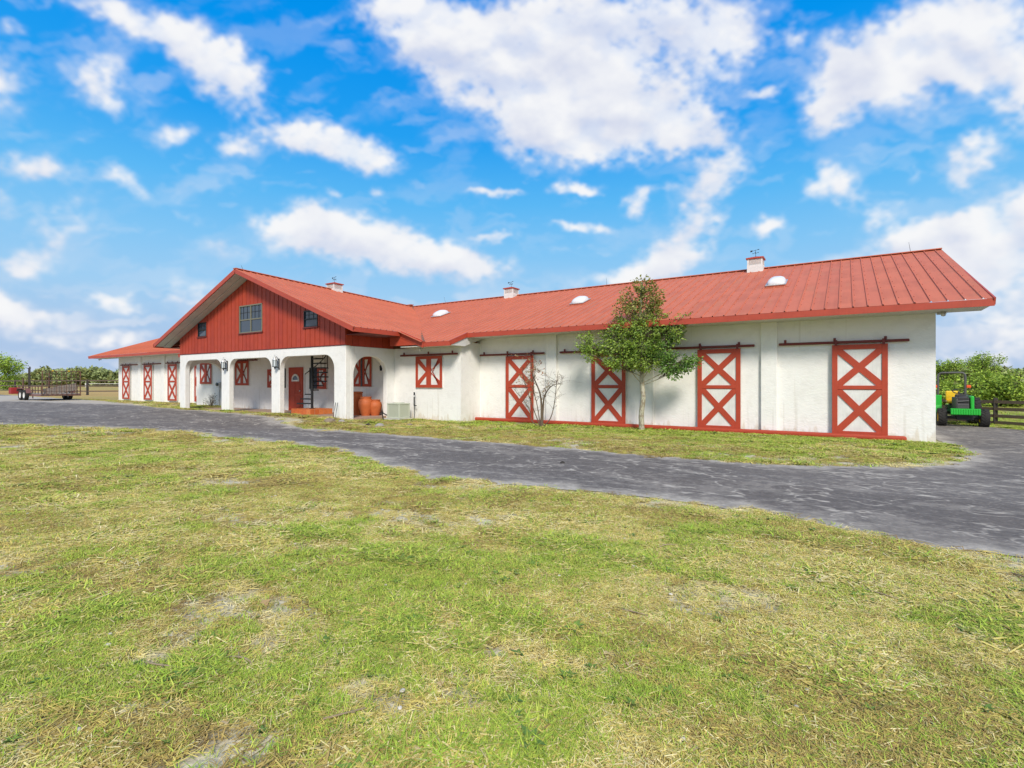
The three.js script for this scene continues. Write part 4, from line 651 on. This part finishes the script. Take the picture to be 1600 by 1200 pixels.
{ // trailer: rear gate toward +x, axis along x
  const t = thing('utility_trailer', 'rusty twin-axle utility trailer with mesh ramp gate parked on the asphalt', 'trailer', -47.2, gh(-47.2, 13.4), -13.5), hw = 1.1, bed = .50, L = 5.0;
  mesh('deck', box(-L, 0, bed - .05, bed, -hw, hw), M.plywood, t);
  mesh('chassis', [box(-L, .02, bed - .17, bed - .05, -hw - .03, -hw + .04), box(-L, .02, bed - .17, bed - .05, hw - .04, hw + .03), box(-.06, .03, bed - .17, bed - .05, -hw + .04, hw - .04), box(-L, -L + .08, bed - .17, bed - .05, -hw + .04, hw - .04)], M.maroon, t);
  for (const s of [-1, 1]) {
    const z = s * hw; mesh('side_rail', [box(-L, 0, .98, 1.03, -z - .025, -z + .025), ...[0, -.62, -1.25, -1.9, -2.6, -3.3, -4.1, -L + .05].map(x => box(x - .03, x + .02, bed, .98, -z - .022, -z + .022))], M.rust, t);
    mesh('fender', [box(-4.1, -2.15, .84, .88, -(z + s * .02), -(z + s * .30)), beam(V(-2.18, .86, z + s * .16), V(-1.95, .52, z + s * .16), .28, .03), beam(V(-4.07, .86, z + s * .16), V(-4.3, .52, z + s * .16), .28, .03)], M.maroon, t);
    for (const x of [-2.7, -3.56]) wheel(t, x, .38, z + s * .16, .38, .24, M.wheelWhite, false);
  }
  for (const x of [-2.7, -3.56]) mesh('axle', rod(V(x, .38, -hw), V(x, .38, hw), .04), M.rust, t);
  // upright ramp gate: frame, bars and wires
  const gate = [], h = 1.62; gate.push(box(.05, .10, bed - .1, bed + h - .05, -hw, -hw + .06), box(.05, .10, bed - .1, bed + h - .05, hw - .06, hw), box(.05, .10, bed + h - .05, bed + h, -hw, hw), box(.05, .10, bed - .16, bed - .1, -hw, hw));
  mesh('ramp_gate_frame', gate, M.rust, t); for (let k = 1; k < 8; k++) mesh('gate_bar', box(.06, .09, bed - .1, bed + h - .05, -hw + k * .275 - .015, -hw + k * .275 + .015), M.rust, t); for (let k = 1; k < 7; k++) mesh('gate_wire', rod(V(.10, bed - .1 + k * .25, -hw), V(.10, bed - .1 + k * .25, hw), .010, .010, 4), M.rust, t);
  for (const q of [-.5, .4]) mesh('gate_clip', rbox(.04, .13, bed + h - .04, bed + h + .03, q - .05, q + .05), M.yellow, t);
  mesh('ramp_board', beam(V(-.1, bed + .5, -.9), V(-.1, bed + .08, .95), .04, .5), M.plywood, t);
  mesh('tongue', [beam(V(-L, bed - .1, -.8), V(-L - 1.3, bed - .1, 0), .08, .1), beam(V(-L, bed - .1, .8), V(-L - 1.3, bed - .1, 0), .08, .1), rod(V(-L - 1.1, .05, 0), V(-L - 1.1, .8, 0), .035)], M.maroon, t);
  mesh('tool_box', rbox(-L + .25, -L + .8, bed - .05, bed + .42, -1.70, -1.18, .03), M.redPaint, t); mesh('stake_post', [box(-.45, -.38, bed, bed + 1.5, -.6, -.53), rod(V(-4.3, bed, 1.0), V(-4.3, 1.6, 1.0), .05)], M.rust, t);
}
{ // tractor, its nose toward the camera
  const t = thing('farm_tractor', 'green and yellow compact tractor with roll bar parked beyond the barn corner', 'tractor', 3.73, gh(3.73, 25.8) + .007, -25.8);
  for (const s of [-1, 1]) { wheel(t, s * .61, .325, 0, .325, .28, M.yellow, true).rotation.y = Math.PI / 2; wheel(t, s * .60 + (s > 0 ? -.04 : -.05), .52, -1.55, .52, .36, M.yellow, true).rotation.y = Math.PI / 2; }
  mesh('front_axle', [rod(V(-.55, .33, 0), V(.55, .33, 0), .06), box(-.18, .30, .25, .42, -.15, .2)], M.engine, t);
  mesh('chassis', [box(-.10, .26, .30, .55, -.1, 1.8), rod(V(-.6, .52, -1.55), V(.5, .52, -1.55), .09), box(-.28, .28, .40, .75, 1.2, 1.9)], M.greenDark, t);
  mesh('engine', [rbox(-.22, .16, .55, 1.10, -.28, .75, .03), box(-.12, .3, .6, .7, -.1, .6), ...[0, 1, 2, 3].map(k => rod(V(-.12, .65 + k * .1, .2 - k * .12), V(-.05, .75 + k * .08, -.2 - k * .1), .03))], M.engine, t);
  mesh('radiator', [rbox(-.2, .14, .66, .86, -.335, -.28, .01), ...[0, 1, 2].map(k => box(-.19, .13, .70 + k * .05, .715 + k * .05, -.35, -.33)), rod(V(-.2, .94, .30), V(.14, .97, .30), .03), rod(V(-.2, .62, .29), V(-.2, 1.05, .29), .025)], M.steel, t);
  mesh('hood_side', [rbox(.18, .30, .60, 1.16, -.30, .75, .055)], M.green, t); mesh('air_cleaner', rod(V(-.1, 1.06, -.1), V(.24, 1.10, -.2), .07), M.engine, t);
  const bump = []; for (let k = 0; k < 12; k++) bump.push(rbox(-.40 + k * .071, -.335 + k * .071, .46, .66, -.50, -.40, .008)); bump.push(box(-.40, .45, .44, .68, -.42, -.36)); mesh('ballast_bar', bump, M.green, t);
  for (const s of [-1, 1]) { const f = new THREE.CylinderGeometry(.60, .60, .36, 20, 1, true, -.5, 2.2), g = f.rotateZ(Math.PI / 2).translate(s * .62 - .05, .52, -1.55); if (s < 0) mesh('fender', [g, new THREE.RingGeometry(.32, .6, 20, 1, 0.2, 2.6).rotateY(s * Math.PI / 2).translate(s * .44 - .05, .52, -1.55), ...(s < 0 ? [rbox(s * .62 - .23, s * .62 + .13, .62, 1.16, 1.0, 1.06, .02)] : [])], M.green, t); }
  mesh('floor', box(-.5, .45, .52, .57, .8, 1.5), M.greenDark, t); mesh('seat', [rbox(-.30, .16, .82, .94, 1.25, 1.70, .05), rbox(-.30, .16, .92, 1.32, 1.62, 1.74, .05)], M.yellow, t); mesh('seat_post', box(-.2, .06, .57, .82, 1.35, 1.6), M.engine, t);
  mesh('dashboard', [rbox(-.1, .3, .9, 1.2, .75, .98, .05), rod(V(.06, 1.1, -.95), V(.04, 1.3, -1.1), .03)], M.engine, t); mesh('steering_wheel', new THREE.TorusGeometry(.18, .018, 8, 24).rotateX(Math.PI / 2 + .5).translate(.04, 1.31, -1.1), M.engine, t);
  const rp = new THREE.CatmullRomCurve3([V(-.52, .6, -1.75), V(-.52, 1.3, -1.75), V(-.52, 1.9, -1.75), V(-.49, 2.03, -1.75), V(-.38, 2.06, -1.75), V(.20, 2.06, -1.75), V(.31, 2.03, -1.75), V(.34, 1.9, -1.75), V(.34, 1.3, -1.75), V(.34, .6, -1.75)], false, 'catmullrom', .1); mesh('roll_bar', new THREE.TubeGeometry(rp, 60, .038, 8), M.steel, t);
  for (const s of [-.62, .44]) mesh('warning_light', [rbox(s - .07, s + .07, 1.44, 1.56, 1.70, 1.78, .02)], M.orange, t);
  mesh('lamp_bracket', [box(-.6, -.5, 1.48, 1.52, 1.73, 1.77), box(.32, .42, 1.48, 1.52, 1.73, 1.77)], M.steel, t);
}
function fence(label, pts, h, rails, pm, rm, pw = .07) {
  const f = thing('rail_fence', label, 'fence');
  pts.forEach(([x, D, y]) => mesh('post', new RoundedBoxGeometry(pw * 2, h + .25, pw * 2, 1, .015).translate(x, y + h / 2 - .1, -D), pm, f));
  for (let i = 0; i < pts.length - 1; i++) { const [x0, d0, y0] = pts[i], [x1, d1, y1] = pts[i + 1]; for (const r of rails) mesh('rail', beam(V(x0, y0 + r, -d0 + pw), V(x1, y1 + r, -d1 + pw), .045, .12), rm, f); }
}
fence('weathered brown four-rail wooden fence behind the tractor', [-2, -1, 0, 1, 2, 3, 4].map(k => [5.02 + k * 1.85, 27.8 - k * 1.6, -.22]), 1.05, [.92, .64, .36, .10], M.post, M.rail, .065);
fence('brown pipe rail fence behind the trailer at the left', [[-98, 17.4, .2], [-90, 18.3, .2], [-82, 19.2, .2], [-74, 20.1, .2], [-66, 21, .2], [-62, 27, .2], [-58, 33, .2], [-54, 39, .2]], 1.6, [1.5, .95, .4], M.post, M.rail, .09);
fence('far white paddock fence across the field on the left', Array.from({ length: 14 }, (_, k) => [-190 + k * 11, 60 + k * 6, .1]), 1.3, [1.15, .6], M.railWhite, M.railWhite, .10);
{ const o = thing('gate_pole', 'tall dark gate pole rising behind the trailer', 'pole', -68.8, .2, -17.2); mesh('post', [box(-.045, .045, -.1, 2.9, -.045, .045)], M.post, o); mesh('crossbar', [box(-.9, .3, 2.72, 2.78, -.03, .03)], M.post, o); mesh('thin_post', box(-.42, -.36, -.1, 2.75, -.03, .03), M.post, o); }

// ================================================================ SMALL THINGS ON THE GROUND
function rock(x, D, r, label, m = M.stone, cat = 'rock', seed = 1) { const g = new THREE.IcosahedronGeometry(r, 3), p = g.attributes.position; for (let i = 0; i < p.count; i++) { const a = V(p.getX(i), p.getY(i), p.getZ(i)), k = .72 + .5 * fbm(a.x / r * 1.5 + seed * 7, a.y / r * 1.5 + a.z / r * 1.3, 3, 0, seed); p.setXYZ(i, a.x * k, a.y * k * .62, a.z * k); } g.computeVertexNormals(); g.translate(x, gh(x, D) + r * .08, -D); return tag(mesh(cat, g, m), label, cat); }
rock(-15.2, 11.7, .20, 'brown boulder in the grass in front of the corner pillar', M.stone, 'rock', 2); rock(-14.9, 12.0, .13, 'small grey stone behind the boulder at the corner pillar', M.stone2, 'rock', 3); rock(-13.1, 12.1, .15, 'pale stone in the grass below the air conditioner', M.stone2, 'rock', 4); rock(-13.55, 12.0, .11, 'dark stone beside the pale stone below the air conditioner', M.clod, 'rock', 5);
rock(-4.3, 8.33, .055, 'black clod lying on the asphalt in front of the bare shrub', M.clod, 'clod', 6); rock(-12.5, 12.9, .10, 'brown stone in the grass in front of the shuttered window', M.stone, 'rock', 7);

// ---------------------------------------------------------------- grass: tufts, straw, clippings
{
  const rr = rngOf(101);
  const blade = (h, w, lean, a, x, z, y0 = 0) => { const g = new THREE.BufferGeometry(), c = Math.cos(a), s = Math.sin(a), p = []; const P = (u, y, side) => p.push(x + c * u - s * side, y0 + y, z + s * u + c * side); P(0, 0, -w / 2); P(0, 0, w / 2); P(lean * .35, h * .6, -w * .4); P(lean * .35, h * .6, w * .4); P(lean, h, 0); g.setAttribute('position', new THREE.Float32BufferAttribute(p, 3)); g.setIndex([0, 1, 2, 1, 3, 2, 2, 3, 4]); g.computeVertexNormals(); return g; };
  const straw = (L, w, a, x, z, y0, tilt) => { const g = new THREE.BoxGeometry(L, w * .5, w); g.rotateZ(tilt).rotateY(a).translate(x, y0, z); g.deleteAttribute('uv'); return g; };
  const strip = g => { g.deleteAttribute('uv'); return g; };
  const tuft = Array.from({ length: 3 }, () => mergeGeometries(Array.from({ length: 16 }, () => { const a = rr() * 6.28, q = Math.sqrt(rr()) * .05; return blade(.010 + .026 * rr(), .0032 + .0022 * rr(), .012 + .05 * rr(), a, Math.cos(a * 3.1) * q, Math.sin(a * 3.1) * q); })));
  const hay = Array.from({ length: 3 }, () => mergeGeometries(Array.from({ length: 14 }, () => straw(.03 + .052 * rr(), .0025 + .0015 * rr(), rr() * 6.28, (rr() - .5) * .12, (rr() - .5) * .12, .004 + .014 * rr(), (rr() - .5) * .5))));
  const weed = mergeGeometries(Array.from({ length: 9 }, (_, k) => { const g = leafGeo(.05 + .03 * rr(), .026); return strip(g.rotateX(-.25 - .4 * rr()).rotateY(k * .7 + rr())).translate(0, .006, 0); }));
  const inst = { tuft: [[], [], []], dry: [[], [], []], hay: [[], [], []], weed: [] };
  const lay = (n, r0, r1, size, weedP, hayP) => { for (let i = 0; i < n; i++) {
    const r = Math.sqrt(mix(r0 * r0, r1 * r1, rr())), a = (rr() * 2 - 1) * .95, X = Math.sin(a) * r, Z = Math.cos(a) * r, x = .8396 * X - .5432 * Z, D = .5432 * X + .8396 * Z;
    if (roadF(x, D) < (rr() < .12 ? -.12 : .01)) continue;
    if (D > 15.92 && x < 2) continue; if (x < -11.9 && x > -31.6 && D > (x < -15.4 && x > -28.1 ? 12.62 : 15.05)) continue;
    const c = cover(x, D), q = rr(), sz = size * (.65 + .6 * rr()) * (1 + .9 * smooth(.58, .70, fbm(x * 2.2 + 9, D * 2.2, 2, 0, 77))), k = .72 + .56 * rr(); const item = [x, gh(x, D) - .002, -D, rr() * 6.28, sz];
    if (q < c.sand * .86) continue;
    if (rr() < weedP * (.3 + c.green)) { inst.weed.push([...item.slice(0, 4), sz * (.35 + .4 * rr()), mixc([.08, .16, .03], [.14, .23, .04], rr())]); continue; }
    const isGreen = rr() < .27 + .62 * c.green;
    if (isGreen && rr() > .12) inst.tuft[i % 3].push([...item, mixc(C.green, mixc([.40, .50, .055], [.56, .52, .11], rr()), rr() * .85).map(v => v * k)]);
    else if (rr() < hayP) inst.hay[i % 3].push([...item, mixc(C.straw, rr() < .2 + .65 * c.brown ? C.brown : [.76, .66, .36], rr()).map(v => v * k)]);
    else inst.dry[i % 3].push([...item, mixc(C.straw, mixc(C.brown, [.50, .50, .13], rr() * (1 - .7 * c.brown)), clamp(rr() * .55 + .6 * c.brown)).map(v => v * k)]);
  } };
  lay(36000, 1.3, 4, .95, .008, .74); lay(66000, 4, 8, 1.25, .008, .7); lay(72000, 8, 16, 1.8, .006, .62); lay(56000, 16, 34, 2.4, .003, .5); lay(16000, 34, 52, 3.2, 0, .4);
  const gm = mat({ roughness: .9 }), o = new THREE.Object3D(), cc = new THREE.Color();
  const make = (name, geo, L, label) => { if (!L.length) return; const im = new THREE.InstancedMesh(geo, gm, L.length); L.forEach(([x, y, z, ry, s, c], i) => { o.position.set(x, y, z); o.rotation.set(0, ry, 0); o.scale.set(s, .55 + .35 * s, s); o.updateMatrix(); im.setMatrixAt(i, o.matrix); im.setColorAt(i, cc.setRGB(...c)); }); im.name = numbered(name); im.castShadow = im.receiveShadow = true; tag(im, label, 'grass', null, 'stuff'); scene.add(im); };
  const nm = ['spread evenly over the lawn', 'mixed among the other tufts', 'thinly between the rest'];
  for (let k = 0; k < 3; k++) { make('green_grass', tuft[k], inst.tuft[k], 'short green grass blades ' + nm[k]); make('dry_grass', tuft[k], inst.dry[k], 'dry yellow grass stubble ' + nm[k]); make('straw', hay[k], inst.hay[k], 'loose cut straw lying flat ' + nm[k]); }
  const litter = (name, geo, n, label, tones, rMax) => { const L = []; while (L.length < n) { const r = 1.6 + rMax * Math.pow(rr(), .8), a = (rr() * 2 - 1) * .85, X = Math.sin(a) * r, Z = Math.cos(a) * r, x = .8396 * X - .5432 * Z, D = .5432 * X + .8396 * Z; if (roadF(x, D) < .15) continue; L.push([x, gh(x, D) + .012, -D, rr() * 6.28, .7 + .7 * rr(), mixc(tones[0], tones[1], rr())]); } make(name, geo, L, label); };
  litter('fallen_leaves', strip(leafGeo(.065, .05).rotateZ(.15)), 60, 'a few pale dead leaves lying about the lawn', [[.55, .42, .22], [.42, .27, .12]], 7);
  litter('pebbles', strip(new THREE.IcosahedronGeometry(.011, 1).scale(1.3, .7, 1)), 90, 'pale pebbles and bits of shell in the grass', [[.60, .56, .48], [.40, .36, .30]], 8);
  litter('broken_twigs', mergeGeometries([strip(limb([V(-.09, 0, 0), V(0, .012, .01), V(.10, .004, -.012)], .006, .004, 5)), strip(limb([V(.01, .01, 0), V(.05, .02, .03)], .003, .002, 4))]), 9, 'short dark broken twigs lying in the grass', [[.24, .18, .11], [.32, .25, .16]], 8);
  make('weeds', weed, inst.weed, 'small dark green broad-leaved weeds dotted over the lawn');
}
renderer.render(scene, camera);
